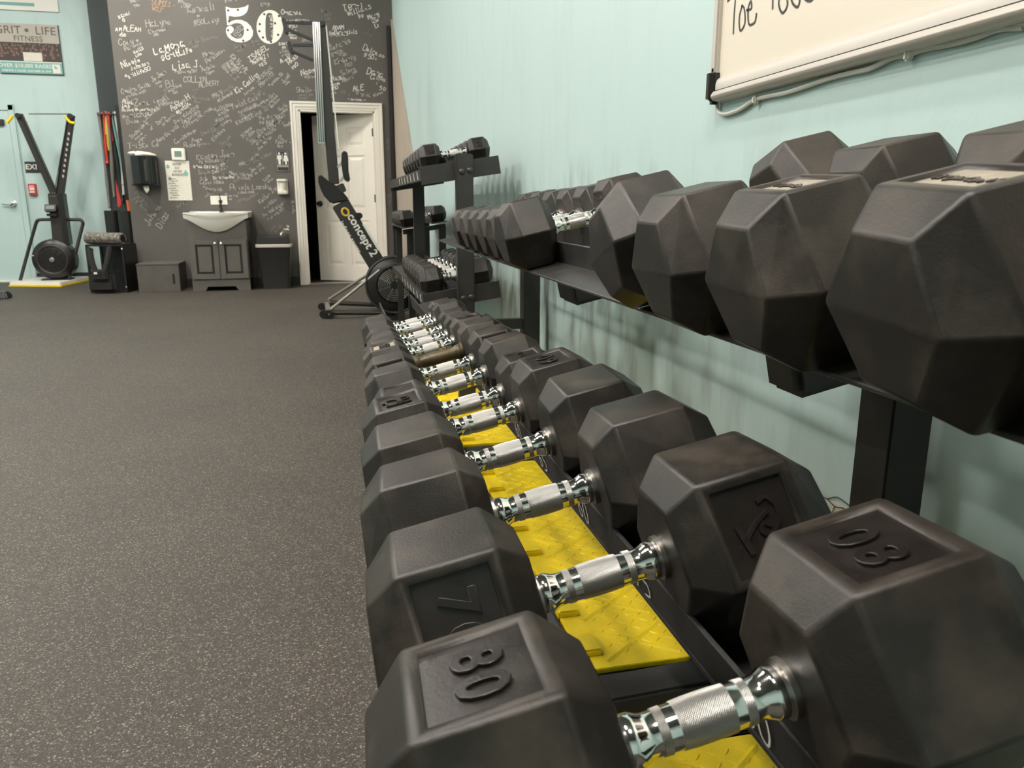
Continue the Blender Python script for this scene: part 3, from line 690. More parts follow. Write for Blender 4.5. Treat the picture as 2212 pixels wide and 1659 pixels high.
def squiggle_mesh(kind, R):
    key = ('sq', kind, R)
    if key in PARTS: return PARTS[key]
    mb = MB(); k = R / 0.09; X, Y, Z = Vector((1, 0, 0)), Vector((0, 1, 0)), Vector((0, 0, 1))
    if kind == 'loop':       # flowing emblem: one large loop with a bar
        ribbon(mb, [(-0.020, 0.006), (-0.022, 0.014), (-0.012, 0.020), (0.002, 0.016), (0.008, 0.006), (0.004, 0.000), (-0.002, 0.004), (0.002, 0.010)], 0.0034 * k, (0, 0, 0), X, Y, Z, 0, 5, 0.0022)
        ribbon(mb, [(-0.010, 0.010), (-0.002, -0.004), (0.008, -0.016)], 0.0034 * k, (0, 0, 0), X, Y, Z, 0, 4, 0.0022)
        ribbon(mb, [(-0.004, -0.019), (0.018, -0.014)], 0.005 * k, (0, 0, 0), X, Y, Z, 0, 1, 0.0022)
    elif kind == 'swirl':
        ribbon(mb, [(-0.006, -0.020), (0.008, -0.018), (0.012, -0.006), (0.002, 0.000), (-0.010, -0.006), (-0.012, -0.018), (-0.002, -0.024)], 0.0032 * k, (0, 0, 0), X, Y, Z, 0, 5, 0.0022)
        ribbon(mb, [(0.012, 0.006), (0.002, 0.004), (0.0, 0.014), (-0.008, 0.016), (-0.012, 0.006)], 0.0032 * k, (0, 0, 0), X, Y, Z, 0, 5, 0.0022)
        ribbon(mb, [(0.016, -0.020), (0.016, 0.018)], 0.0022 * k, (0, 0, 0), X, Y, Z, 0, 1, 0.0022)
    else:                    # a worn line of small raised lettering
        r_ = random.Random(5); write(mb, 'oroacoenoa', (0, -0.004, 0), X, Y, 0.0125 * k, 0.0019 * k, Z, 0.35, 0, 0, 3, 0.0012, True, 0.72, r_)
    me = mb.mesh('emblem', M['rubber_panel'], True); PARTS[key] = me; return me
def raised(head, R, sgn, panel, txt, flip, short=False):
    """raised digits or emblem standing in the recessed panel of a head"""
    k = R / 0.09; xc = sgn * head_centre(R, short); app = R * 0.866 - 0.0034 * k
    if panel == 'top': nz = Vector((0, 0, 1)); ux = Vector((0, -1, 0))
    else: nz = Vector((0, -math.cos(math.radians(30)), 0.5)); ux = Vector((0, -0.5, -math.cos(math.radians(30))))
    uy = Vector((1, 0, 0))
    if flip: ux, uy = -ux, -uy
    o = Vector((xc, 0, 0)) + nz * app
    if txt in ('loop', 'swirl', 'line'): me = squiggle_mesh(txt, R); nm = 'raised_emblem'
    else:
        key = ('txt', txt, R)
        if key not in PARTS: PARTS[key] = font_mesh(txt, 0.042 * k, 0.0020, M['rubber_panel'], 1.25, 0.0008, 0.0006)
        me = PARTS[key]; nm = 'raised_number'
    place_mesh(nm, me, o, ux, uy, head)
def dumbbell(frame, y, R, label, group, yaw=0.0, roll=0.0, left=None, right=None, dull=False, full=True, dx=0.0, short=False):
    """left/right: (panel face, raised text, flipped)"""
    base, ax0, up0 = frame
    P = base + ax0 * dx + up0 * (R * math.cos(math.radians(30 - min(abs(roll), 30))) * (1 if abs(roll) > 8 else 0.866 / math.cos(math.radians(30 - abs(roll)))) + 0.0005); P = Vector((P.x, y, P.z))
    yw, r = math.radians(yaw), math.radians(roll)
    ax = (ax0 * math.cos(yw) + Vector((0, 1, 0)) * math.sin(yw)).normalized()
    n = up0.cross(ax).normalized(); u = up0 * math.cos(r) + n * math.sin(r); n2 = n * math.cos(r) - up0 * math.sin(r)
    d = bpy.data.objects.new('dumbbell', None); d.empty_display_size = 0.05; COL.objects.link(d)
    d.matrix_world = Matrix.Translation(P) @ Matrix((ax, n2, u)).transposed().to_4x4()
    tag(d, label, 'dumbbell', group)
    for sgn, spec in ((-1, left), (1, right)):
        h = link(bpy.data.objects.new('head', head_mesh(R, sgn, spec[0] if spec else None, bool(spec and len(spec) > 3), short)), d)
        if spec and spec[1]: raised(h, R, sgn, *spec[:3], short)
    hm = handle_meshes(dull)
    h = link(bpy.data.objects.new('handle', hm['handle']), d)
    if dull: h['label'] = 'dull brown worn handle'
    link(bpy.data.objects.new('knurled_grip', hm['grip']), h)
    for i in (0, 1):
        link(bpy.data.objects.new('knurled_ring', hm['ring'][i]), h)
        if full: link(bpy.data.objects.new('collar', hm['collar'][i]), h)
    return d
ORD = ['first', 'second', 'third', 'fourth', 'fifth', 'sixth', 'seventh', 'eighth', 'ninth', 'tenth', 'eleventh', 'twelfth', 'thirteenth', 'fourteenth']
G1 = 'hex dumbbells on the lower shelf of the near rack'
LOWER = [  # y, R, yaw, roll, left head, right head, extra words, dull
 (0.402, 0.0985, -1.5, 2, ('top', '80', False), ('top', '80', True), 'largest black hex dumbbell embossed 80 on both heads', 0),
 (0.610, 0.0935, -1.5, 1, ('near', '70', False), ('near', 'loop', False), 'black hex dumbbell with a recessed 70 on its front head', 0),
 (0.803, 0.0920, -2.5, 3, None, None, 'plain black hex dumbbell just behind the one marked 70', 0),
 (0.990, 0.0880, -1.0, -4, None, None, 'plain black hex dumbbell with a scuffed brown top', 0),
 (1.172, 0.0840, 0.0, -2, ('top', 'swirl', False), ('top', '60', True), 'black hex dumbbell with a swirling emblem on its front head', 0),
 (1.322, 0.0720, -1.0, 0, ('top', None, False), ('top', 'line', False), 'black hex dumbbell with an empty panel', 0),
 (1.475, 0.0750, 1.0, 2, None, None, 'plain black hex dumbbell between two panelled ones', 0),
 (1.622, 0.0710, -1.0, 0, ('near', '50', False), ('near', '50', False), 'black hex dumbbell with 50 on its sloping front panel', 0),
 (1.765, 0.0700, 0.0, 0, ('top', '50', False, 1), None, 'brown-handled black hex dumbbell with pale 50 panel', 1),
 (1.900, 0.0650, 1.0, 2, None, ('top', '45', False), 'black hex dumbbell just past the brown-handled one', 0),
 (2.025, 0.0590, 0.0, 0, None, None, 'black hex dumbbell', 0), (2.140, 0.0570, 0.0, 0, None, None, 'black hex dumbbell', 0),
 (2.262, 0.0620, 0.0, 0, None, None, 'black hex dumbbell', 0), (2.385, 0.0560, 0.0, 0, None, None, 'black hex dumbbell', 0)]
for i, (y, R, yw, rl, l, r, wd, du) in enumerate(LOWER):
    dumbbell(LOW, y, R, '%s, %s on the lower shelf' % (wd, ORD[i]), G1, yw, rl, l, r, bool(du))
G2 = 'hex dumbbells on the upper shelf of the near rack'
UPPER = [(0.225, 0.0905, -5, 0, None, None, 'black hex dumbbell cut by the right edge of the frame'),
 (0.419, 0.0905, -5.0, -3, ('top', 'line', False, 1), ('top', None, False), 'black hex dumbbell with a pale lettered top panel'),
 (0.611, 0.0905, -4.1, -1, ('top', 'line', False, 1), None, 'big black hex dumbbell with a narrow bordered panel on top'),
 (0.804, 0.0900, -2.6, 0.5, None, None, 'big black hex dumbbell with pale dusty facets'),
 (0.968, 0.0895, -1.2, 17.5, None, None, 'black hex dumbbell rolled onto its edge beside the empty stretch'),
 (1.660, 0.0840, 0, 2, ('top', 'line', False), ('top', 'line', False), 'black hex dumbbell just past the empty stretch'),
 (1.825, 0.0760, 0, 0, None, None, 'black hex dumbbell'), (1.975, 0.0735, 0, 0, None, None, 'black hex dumbbell'),
 (2.122, 0.0720, 0, 0, None, None, 'black hex dumbbell'), (2.266, 0.0715, 0, 0, None, None, 'black hex dumbbell'), (2.440, 0.0700, 0, 0, None, None, 'black hex dumbbell')]
for i, (y, R, yw, rl, l, r, wd) in enumerate(UPPER):
    dumbbell(UPP, y, R, '%s, %s on the upper shelf' % (wd, ORD[i]), G2, yw, rl, l, r, short=True)
for fr, nm, ys, R0, nr in ((FB[0], 'top shelf of the far rack', [3.40 + 0.135 * i for i in range(7)], 0.058, 'top'), (FB[1], 'lowest shelf of the far rack', [3.41 + 0.145 * i for i in range(7)], 0.066, 'low'),
                           (FC, 'low corner rack beyond', [5.24 + 0.125 * i for i in range(7)], 0.060, 'mid')):
    for i, y in enumerate(ys):
        dumbbell(fr, y, R0 - 0.0008 * i, 'small black hex dumbbell, %s from the front on the %s' % (ORD[i], nm), 'hex dumbbells on the ' + nm,
                 0, 0, ('near', None, False) if nr != 'mid' and i == 0 else None, ('near', '35', False) if nr == 'top' and i == 0 else None, full=False)

# ---- yellow-lidded cable ramps on the floor under the rack
def ramp(y0, y1, label):
    t = thing('cable_ramp', label, 'cable ramp', (0.563, (y0 + y1) / 2, 0), 0, 'yellow cable ramps under the rack')
    L = y1 - y0; hw = 0.113
    prof = [(-0.21, 0.0), (0.128, 0.0), (0.128, 0.006), (hw + 0.012, 0.052), (hw + 0.004, 0.052), (hw + 0.004, 0.040), (-hw - 0.004, 0.040), (-hw - 0.004, 0.052), (-hw - 0.012, 0.052), (-0.21, 0.006)]
    MB().prism(prof, (0, L / 2, 0), (1, 0, 0), (0, 0, 1), L).build('ramp_base', M['ramp_black'], t, bevel=0.002, seg=1)
    # lid with rounded corners, notched along its left edge for the hinge knuckles
    l2 = L / 2 - 0.075; r = 0.018
    poly = []
    for cx, cy, a0 in ((hw - r, -l2 + r, -90), (hw - r, l2 - r, 0)):
        for k in range(5):
            a = math.radians(a0 + 22.5 * k); poly.append((cx + r * math.cos(a), cy + r * math.sin(a)))
    poly.append((-hw, l2)); nk = max(3, int(L / 0.165)); st = 2 * l2 / nk
    for i in range(nk - 1, -1, -1):
        a = -l2 + st * (i + 0.72); b = -l2 + st * (i + 0.28)
        poly += [(-hw, a), (-hw + 0.046, a), (-hw + 0.046, b), (-hw, b)]
    poly.append((-hw, -l2))
    lid = MB().prism(poly, (0, 0, 0.041), (1, 0, 0), (0, 1, 0), 0.012).build('lid', M['yellow'], t, bevel=0.0015, seg=2)
    lid['label'] = 'bright yellow lid with raised tread marks'
    for i in range(nk):
        a = -l2 + st * (i + 0.285); b = -l2 + st * (i + 0.715)
        MB().boxmm((-hw - 0.002, a, 0.041), (-hw + 0.0455, b, 0.066)).build('hinge_knuckle', M['yellow'], lid, bevel=0.004)
    ribs = MB(); z = 0.053
    cs = 0.155; n = max(1, int(2 * l2 / cs)); s2 = 2 * l2 / n
    for i in range(n):
        c = -l2 + s2 * (i + 0.5)
        for sx, sy in ((1, 1), (1, -1), (-1, 1), (-1, -1)):
            p = Vector((0.012 + sx * 0.010, c + sy * 0.008, z)); q = Vector((0.012 + sx * 0.080, c + sy * 0.058, z))
            d = (q - p).normalized(); nn = Vector((-d.y, d.x, 0)) * 0.007; e = Vector((0, 0, 0.0032))
            ribs.add([p - nn, p + nn, q + nn, q - nn, p + e, q + e], [(0, 3, 5, 4), (1, 4, 5, 2), (0, 4, 1), (3, 2, 5)])
    ribs.build('chevron_rib', M['yellow'], lid)['kind'] = 'stuff'
    tr = MB(); g = 0.0265
    for ix in range(-3, 4):
        for iy in range(int(-l2 / g) + 1, int(l2 / g)):
            x, y = 0.012 + ix * g, iy * g
            if abs(x) > hw - 0.012 or x < -hw + 0.056: continue
            an = math.radians(45 if (ix + iy) % 2 else -45) ; d = Vector((math.cos(an), math.sin(an), 0)); nn = Vector((-d.y, d.x, 0)); p = Vector((x, y, z - 0.0004)); e = Vector((0, 0, 0.0022))
            tr.add([p - d * 0.0125, p - nn * 0.0032, p + d * 0.0125, p + nn * 0.0032, p + e - d * 0.006, p + e + d * 0.006], [(0, 1, 4), (1, 2, 5), (1, 5, 4), (2, 3, 5), (3, 0, 4), (3, 4, 5)])
    tr.build('tread_mark', M['yellow'], lid)['kind'] = 'stuff'
    for y in (-L / 2 + 0.034, L / 2 - 0.034):
        MB().boxmm((-hw, y - 0.03, 0.040), (hw, y + 0.03, 0.049)).build('end_connector', M['ramp_black'], t, bevel=0.006)
ramp(0.05, 1.115, 'yellow-lidded black cable ramp on the floor nearest the camera, mostly hidden')
ramp(1.205, 2.615, 'yellow-lidded cable ramp on the floor under the large dumbbells, between two others')
ramp(2.70, 3.75, 'yellow-lidded black cable ramp on the floor at the far end of its row')

# ================================================================== chalk writing on the dark wall
YW = Y_BACK
UX, UZ, NZ = Vector((1, 0, 0)), Vector((0, 0, 1)), Vector((0, -1, 0))
PXM = 0.0049                                    # metres on that wall per photograph pixel
rs = random.Random(11)
def sign(lines, u, v, ang=0.0, h=10.0, tone=1, wd=1.25, lead=1.45, slant=0.12, jit=0.22, bold=1.0, sp=1.0):
    """handwritten lines; u, v is where the first baseline starts"""
    a = math.radians(ang); ux = UX * math.cos(a) + UZ * math.sin(a); uy = -UX * math.sin(a) + UZ * math.cos(a)
    o = at(u, v, 'y', YW); mb = MB()
    for i, ln in enumerate(lines.split('/')):
        hh = h * (1.0 if i == 0 else 0.72) * PXM
        p = o - uy * (i * lead * h * 0.80 * PXM) + ux * (rs.uniform(0, 0.6) * h * PXM if i else 0)
        write(mb, ln, p, ux, uy, hh, wd * bold * PXM, NZ, jit, slant, 0.0025, 3, 0, False, sp, rs)
    return mb.build('chalk_signature', M['chalk'][tone], wall_chalk)
SIG = [ # text, u, v, angle, cap height in px, tone, boldness
 ('SUMII-/WOLF', 327, 9, -6, 12, 3, 1.2), ('MK/#50!', 386, 6, 5, 10, 1, 1), ('Kendall', 406, 28, 10, 15, 1, 1.1), ('<', 425, 41, 0, 9, 1, 1), ('#50Lady!', 419, 56, 12, 11, 1, 1.1),
 ('Flory', 488, 6, 20, 9, 1, 1), ('Knyp', 564, 13, 10, 9, 1, 1), ('Sandi/  0', 257, 40, 22, 9, 0, 1.1), ('AMALEAH/ =50', 250, 67, 2, 11, 0, 1.1), ('HaLyna', 316, 58, 10, 14, 1, 1.2), ('Underwood/   #50', 322, 72, 11, 7, 1, 1),
 ('Cody <', 258, 99, 12, 13, 1, 1.1), ('Parsons', 271, 110, 24, 9, 1, 1), ('Salis/Life', 290, 116, 28, 8, 0, 1.1), ('LaMona', 334, 117, 17, 18, 0, 1.7), ('#GritLife', 350, 131, 18, 13, 0, 1.6),
 ('Julie Sweeney/  #50', 408, 96, 14, 9, 2, 1), ('Nicole', 265, 147, 22, 13, 0, 1.3), ('Johnson', 284, 152, 20, 10, 0, 1.1), ('*gritlife50', 272, 170, 20, 9, 0, 1.1), ('Lisa J.', 374, 150, 7, 16, 0, 1.4), ('* 50 on my 50!', 378, 159, 6, 6, 1, 1),
 ('Mona', 440, 123, 20, 10, 1, 1), ('Pendleton', 448, 138, 36, 10, 1, 1), ('Angela/ Tyson', 437, 155, 22, 9, 1, 1), ('COLLIN', 397, 178, 4, 12, 1, 1.2), ('ALBERT', 430, 188, 7, 11, 1, 1.1), ('----/ --', 415, 197, 6, 6, 2, 1),
 ('BJ', 360, 190, 12, 14, 1, 1.1), ('Manning/  OII', 365, 200, 28, 8, 1, 1), ('Jo Jean/ Todd/  n!', 330, 177, 34, 9, 1, 1.1), ('ISABEL', 540, 133, 33, 13, 0, 1.3), ('MARVEZ !', 547, 139, 26, 8, 0, 1.1), ('YES', 561, 144, 24, 9, 0, 1.1),
 ('KRYSTAL/ FRANKLY/ MARIE/ 50TH', 497, 122, -48, 10, 1, 1.4), ('I I I I', 478, 142, -48, 11, 2, 1.6), ('Jeremy/ Soto', 505, 106, 16, 8, 2, 1), ('Esther/Janelle', 545, 94, 14, 6, 2, 1), ('Jessica', 556, 178, 42, 12, 1, 1.1), ('Merritt', 564, 188, 42, 11, 1, 1.1), ('* gritlife 50', 583, 188, 42, 6, 1, 1),
 ('Kim Collins', 512, 203, 38, 11, 0, 1.2), (' Teresa', 528, 209, 40, 8, 1, 1.1), ('Janet/ Cole', 611, 180, 42, 8, 1, 1), ('Sheila James', 640, 200, 6, 11, 1, 1), ('= Grit Life/= Lois girl', 642, 208, 3, 6, 2, 1),
 ('Omaira Smith/ gratitude 50', 264, 204, 18, 9, 1, 1), ('Zora', 291, 229, 8, 14, 1, 1.1), ('Lena/ gritlife pac', 333, 222, 14, 10, 1, 1), ('Alicia/Leah', 264, 222, -6, 8, 0, 1), ('Bailey Vancortado', 264, 240, 3, 7, 0, 1.1), ('Mariah/ Bruce', 266, 256, 8, 12, 1, 1.1),
 ('Natalie/ Noor', 415, 212, -8, 9, 2, 1), ('Ashley H/ @gritlife', 372, 240, 34, 11, 0, 1.1), ('May/ #LoveMe', 462, 212, 30, 12, 1, 1.1), ('Twist Cass', 503, 237, 24, 12, 1, 1), ('*gritlife 50', 516, 246, 22, 7, 1, 1), ('Zack/ Hurst', 550, 211, 40, 9, 2, 1),
 ('Yen Cao/ gratitude/ @gritlife', 572, 224, 42, 8, 1, 1), ('Sally/ #50', 604, 240, 34, 8, 1, 1), ('Kelly Rae/ gym life', 465, 243, 24, 9, 1, 1), ('Kathy Hall', 318, 258, 42, 12, 1, 1), ('Jenny', 308, 262, -45, 9, 1, 1), ('Donna/ Burleson', 342, 270, 44, 9, 1, 1),
 ('Bernadette', 379, 268, 35, 11, 1, 1), ('Benavides', 396, 268, 36, 9, 1, 1), ('Tiffany Hamrick', 398, 278, 34, 9, 1, 1), ('Nadia/ Lowry', 468, 265, 28, 11, 1, 1), ('Katia King', 512, 270, 26, 11, 1, 1), ('My Annie', 560, 258, 6, 11, 1, 1), ('# Grit Life 50', 560, 268, 5, 6, 1, 1),
 ('BERT', 601, 267, 44, 10, 1, 1), ('Rae English/ gritlife', 560, 292, 34, 11, 1, 1), ('Kika/Ray', 596, 310, 2, 8, 1, 1), ('Oscar', 600, 298, -28, 10, 1, 1), ('Trista Co', 277, 322, 6, 13, 1, 1), ('Stephanie/ Queens/ gritfam', 284, 300, 42, 8, 1, 1), ('Amy Garcia', 342, 310, 38, 10, 1, 1), ('Connie Mayo', 380, 312, 34, 9, 1, 1),
 ('Angie', 415, 307, 12, 8, 1, 1), ('Rosie Grimm', 398, 318, 5, 9, 1, 1), ('Jess Hanke', 436, 294, 30, 9, 2, 1), ('Kinsley', 461, 305, 44, 10, 1, 1), ('Thuy/ #50', 480, 318, 44, 10, 2, 1), ('Simone/ gritlife', 525, 298, 44, 9, 1, 1), ('Blanca/ Cardenas', 545, 312, 44, 9, 1, 1), ('Ana Maria', 560, 325, 44, 8, 1, 1),
 ('Kaylen Joan', 425, 345, 6, 13, 1, 1.1), ('#gritlife50', 430, 352, 4, 7, 1, 1), ('Drea Quinones', 418, 363, 0, 8, 0, 1.1), ('Laura S', 430, 375, 4, 8, 1, 1), ('Stand Together', 460, 386, 2, 6, 0, 1), ('Clodi Rebb', 432, 398, 2, 10, 1, 1), ('* Beauty 40s', 438, 408, -6, 6, 1, 1),
 ('Pamela Lopsky', 497, 410, 2, 12, 1, 1), ('# Goldilox', 513, 418, 2, 7, 1, 1), ('Susanne/Lunch', 486, 424, -4, 7, 1, 1), ('Hoy/ Familia', 290, 420, -40, 14, 2, 1), ('Johana', 322, 488, 55, 15, 1, 1.1), ('Diaz', 347, 494, 55, 17, 1, 1.1), ('Vera', 384, 450, 30, 9, 2, 1), ('Megan Gomez', 495, 376, -6, 8, 1, 1), ('#gritlife', 512, 386, -4, 6, 1, 1),
 ('Joanne/ Ramirez', 542, 374, 36, 9, 1, 1), ('Lupe/ Gray', 572, 392, 42, 8, 1, 1), ('Keller Inc', 562, 440, 38, 10, 1, 1), ('* gritlife', 572, 452, 36, 7, 1, 1), ('Daniel River', 570, 468, 30, 9, 1, 1), ('* strong 50', 580, 476, 34, 7, 1, 1), ('Joe/ Garcia', 586, 500, 44, 9, 2, 1), ('Rochelle', 532, 436, 32, 8, 2, 1), ('Eva Lopez', 548, 352, 26, 9, 2, 1), ('Hope', 470, 368, 40, 10, 0, 1.1),
 ('Terri', 742, 24, 12, 17, 0, 1.3), ('Williams', 752, 36, 22, 13, 0, 1.2), ('50', 775, 39, 12, 10, 0, 1.2), ('Sara/ Deaton/  #50', 694, 27, 6, 8, 2, 1), ('Mary/ #50/ Lt', 796, 42, 24, 11, 0, 1.5), ('ADAM', 719, 64, 4, 9, 0, 1.3), ('DeBerardinis', 712, 76, 6, 9, 0, 1.2), ('-------', 714, 81, 3, 10, 0, 1), ('Alma T/ Reyes', 786, 66, -12, 7, 2, 1),
 ('Omanda', 608, 32, 3, 12, 0, 1.2), ('Candelaria', 612, 48, 2, 10, 0, 1), ('#50', 624, 59, 0, 8, 0, 1), ('Color/Susan/Mabel', 622, 70, 4, 7, 0, 1), ('Stefanie/ Smith', 706, 112, 22, 13, 1, 1.1), ('#50', 732, 120, 0, 8, 1, 1), ('Delcaso', 783, 108, -18, 13, 0, 1.1), ('# 50 *', 785, 122, -16, 9, 0, 1.1), ('Kimberly', 724, 140, 18, 11, 1, 1.1), ('#50', 744, 144, 6, 8, 1, 1),
 ('Saloom', 738, 164, 24, 10, 1, 1), (' #50', 760, 162, 28, 6, 1, 1), ('Dana', 792, 158, -14, 15, 0, 1.3), ('Callay', 800, 170, -6, 10, 0, 1.1), ('#', 812, 182, -10, 6, 0, 1), ('50', 820, 194, -6, 12, 0, 1.2), ('ALE', 763, 196, 6, 13, 0, 1.3), ('Virginia', 768, 205, -4, 8, 1, 1), ('Natasha/ Kenney/ #50', 706, 176, 10, 10, 0, 1.1), ('Naomi', 652, 164, 18, 13, 0, 1.3), ('*Strong', 658, 171, 10, 7, 1, 1),
 ('Amy', 607, 136, 26, 13, 0, 1.4), ('Ross', 624, 139, 36, 11, 0, 1.4), ('#50', 632, 150, 38, 8, 0, 1.2), ('Gaby/ 50', 603, 98, 12, 8, 0, 1), ('Linda/ gritlife', 605, 114, 8, 7, 1, 1), ('Patty/ LOL', 706, 208, 20, 8, 1, 1), ('Xtina', 736, 200, -18, 8, 2, 1), ('-- Dorotea --', 750, 216, -2, 6, 0, 1), ('Nieves', 808, 210, 26, 7, 1, 1),
 ('Mabel K', 741, 178, 24, 7, 1, 1), ('IRIS', 652, 90, 6, 8, 1, 1), ('Jeanne', 836, 300, -88, 6, 2, 1), ('Charlene', 838, 420, -88, 6, 2, 1), ('Samantha', 630, 434, -88, 6, 1, 1), ('Nan/ You', 283, 6, 18, 10, 1, 1), ('Rosa/ @grit', 296, 438, 8, 8, 2, 1)]
for t in SIG: sign(t[0], t[1], t[2], t[3], t[4] * 0.86, t[5], bold=t[6])
NAMES = ['Carla', 'Mindy P', 'Tonya', 'Gloria', 'Nelda', 'Beth Ann', 'Yvette', 'Ruth', 'Irma', 'Deb', 'Kayla', 'Norma', 'Shay', 'Luz', 'Patricia', 'Wanda', 'Carmen', 'Jill', 'Tess', 'Monica', 'Bree', 'Lori', 'gritlife', '#50', 'strong', 'Olga', 'Dee', 'Pilar']
for k in range(46):
    u = rs.choice([rs.uniform(300, 620), rs.uniform(430, 620)]); v = rs.uniform(200, 440)
    if 345 < u < 430 and v > 300: continue
    if 270 < u < 360 and v > 310: continue
    if u > 575 and v > 300: continue
    if v > 330 and u < 430: continue
    sign(rs.choice(NAMES) + ('/ #50' if k % 3 == 0 else ''), u, v, rs.uniform(20, 46), rs.uniform(4.5, 6.5), rs.choice((1, 2, 2)))
# the big 50
def crop(x, y): return (240 + x / 5.183, y / 5.183)
five = [(1282, 75), (1345, 92), (1420, 92), (1495, 78), (1538, 52), (1535, 95), (1520, 135), (1490, 165), (1440, 184), (1380, 188), (1318, 176), (1312, 262), (1345, 238), (1400, 222), (1460, 224), (1520, 250), (1565, 295), (1590, 350), (1585, 400), (1560, 440), (1515, 466), (1455, 476), (1400, 470), (1345, 448), (1305, 410), (1286, 360), (1290, 315), (1315, 292), (1345, 292), (1370, 315), (1372, 345), (1350, 372), (1330, 378), (1350, 405), (1385, 428), (1425, 438), (1460, 428), (1482, 395), (1490, 350), (1484, 305), (1462, 272), (1425, 258), (1385, 260), (1345, 278), (1300, 284), (1290, 180)]
num = thing('painted_number', 'large white painted 50 with flared serifs on the chalkboard wall', 'number', (0, 0, 0))
def wall_poly(mb, poly, t=0.003):
    q = [at(*crop(x, y), 'y', YW) for x, y in poly]
    mb.prism([(p.x, p.z) for p in q], (0, YW, 0), UX, UZ, t)
mb = MB(); wall_poly(mb, five); mb.build('digit', M['chalk'][4], num)
mb = MB(); N = 40
out = []; inn = []
for k in range(N):
    a = 2 * math.pi * k / N
    out.append(at(*crop(1778 + 150 * math.cos(a), 302 + 190 * math.sin(a)), 'y', YW))
    ex = 2 / 3.2; sgnp = lambda c: math.copysign(abs(c) ** ex, c)
    inn.append(at(*crop(1772 + 44 * sgnp(math.cos(a)), 304 + 158 * sgnp(math.sin(a))), 'y', YW))
vs = [tuple(p + NZ * 0.003) for p in out] + [tuple(p + NZ * 0.003) for p in inn]
mb.add(vs, [(k, (k + 1) % N, N + (k + 1) % N, N + k) for k in range(N)]); mb.build('digit', M['chalk'][4], num)
for x, y in ((1312, 118), (1420, 112), (1322, 240), (1528, 335), (1310, 340), (1480, 455), (1665, 270), (1715, 160), (1836, 262), (1880, 180), (1660, 350), (1700, 420), (1870, 390), (1790, 470)):
    p = at(*crop(x, y), 'y', YW)
    MB().lathe([(0, 0.013), (0.0012, 0.012)], p + NZ * 0.003, NZ, 8).build('dot', M['sign_black'], num)
sign('ERIC/ LH', 508, 78, 40, 8, 1); sign('Be strong', 582, 34, -86, 8, 0)

# ================================================================== fittings on the chalkboard wall
def onwall(u0, v0, u1, v1, Y=YW):
    a = at(u0, v0, 'y', Y); b = at(u1, v1, 'y', Y)
    return (a.x + b.x) / 2, (a.z + b.z) / 2, abs(b.x - a.x), abs(a.z - b.z)
# paper towel dispenser
x, z, wd_, ht = onwall(286, 338, 347, 398)
t = thing('towel_dispenser', 'glossy black paper towel dispenser mounted on the chalkboard wall', 'dispenser', (x, YW, z))
n = 10; prof = [(-wd_ / 2, 0), (wd_ / 2, 0), (wd_ / 2, 0.12)] + [(wd_ / 2 * math.cos(math.pi * k / n), 0.12 + 0.08 * math.sin(math.pi * k / n)) for k in range(1, n)] + [(-wd_ / 2, 0.12)]
MB().prism([(a, -b) for a, b in prof], (0, 0, -ht / 2), (1, 0, 0), (0, 1, 0), ht).build('cover', M['black_gloss'], t, True, 0.006)
MB().boxmm((-wd_ / 2 - 0.006, -0.16, -ht / 2 - 0.02), (wd_ / 2 + 0.006, 0, -ht / 2 - 0.0005)).build('base_tray', M['black_plastic'], t, bevel=0.006)
MB().boxmm((0.02, -0.205, -ht / 2 + 0.03), (0.05, -0.195, ht / 2 - 0.04)).build('view_slot', M['dark_metal'], t, bevel=0.003)
MB().add([(-0.03, -0.11, -ht / 2 - 0.02), (0.03, -0.11, -ht / 2 - 0.02), (0.03, -0.125, -ht / 2 - 0.07), (0.005, -0.13, -ht / 2 - 0.1), (-0.02, -0.125, -ht / 2 - 0.065)], [(0, 1, 2, 3, 4)]).build('paper_tail', M['paper'], t)
mb = MB(); n = 14
vs = []; fs = []
for i in range(n + 1):
    for k in range(10):
        a = 2 * math.pi * k / 10; xx = -0.145 + 0.29 * i / n; r = 0.03 * math.sqrt(max(0.02, 1 - (2 * i / n - 1) ** 2)) * rs.uniform(0.85, 1.2)
        vs.append((xx, -0.10 + 1.9 * r * math.cos(a), r * math.sin(a) + 0.03 - 0.02 * (i / n)))
    if i:
        for k in range(10): fs.append(((i - 1) * 10 + k, (i - 1) * 10 + (k + 1) % 10, i * 10 + (k + 1) % 10, i * 10 + k))
pk = MB().add(vs, fs + [tuple(range(10)), tuple(range(n * 10, n * 10 + 10))]).build('towel_pack', M['paper'], None, True)
pk.location = (x - 0.01, YW, z + ht / 2); tag(pk, 'crumpled white paper packet lying on top of the black towel dispenser', 'packet')
# thermostat
x, z, wd_, ht = onwall(370, 320, 402, 347)
t = thing('thermostat', 'white wall thermostat with a small grey screen above the poster', 'thermostat', (x, YW, z))
MB().box((0, -0.014, 0), (wd_, 0.028, ht)).build('case', M['white_plastic'], t, bevel=0.008)
MB().box((-0.003, -0.029, 0.004), (0.074, 0.003, 0.062)).build('screen', M['teal_screen'], t)
MB().box((0.053, -0.029, 0.0), (0.012, 0.004, 0.05)).build('button', M['paper'], t)
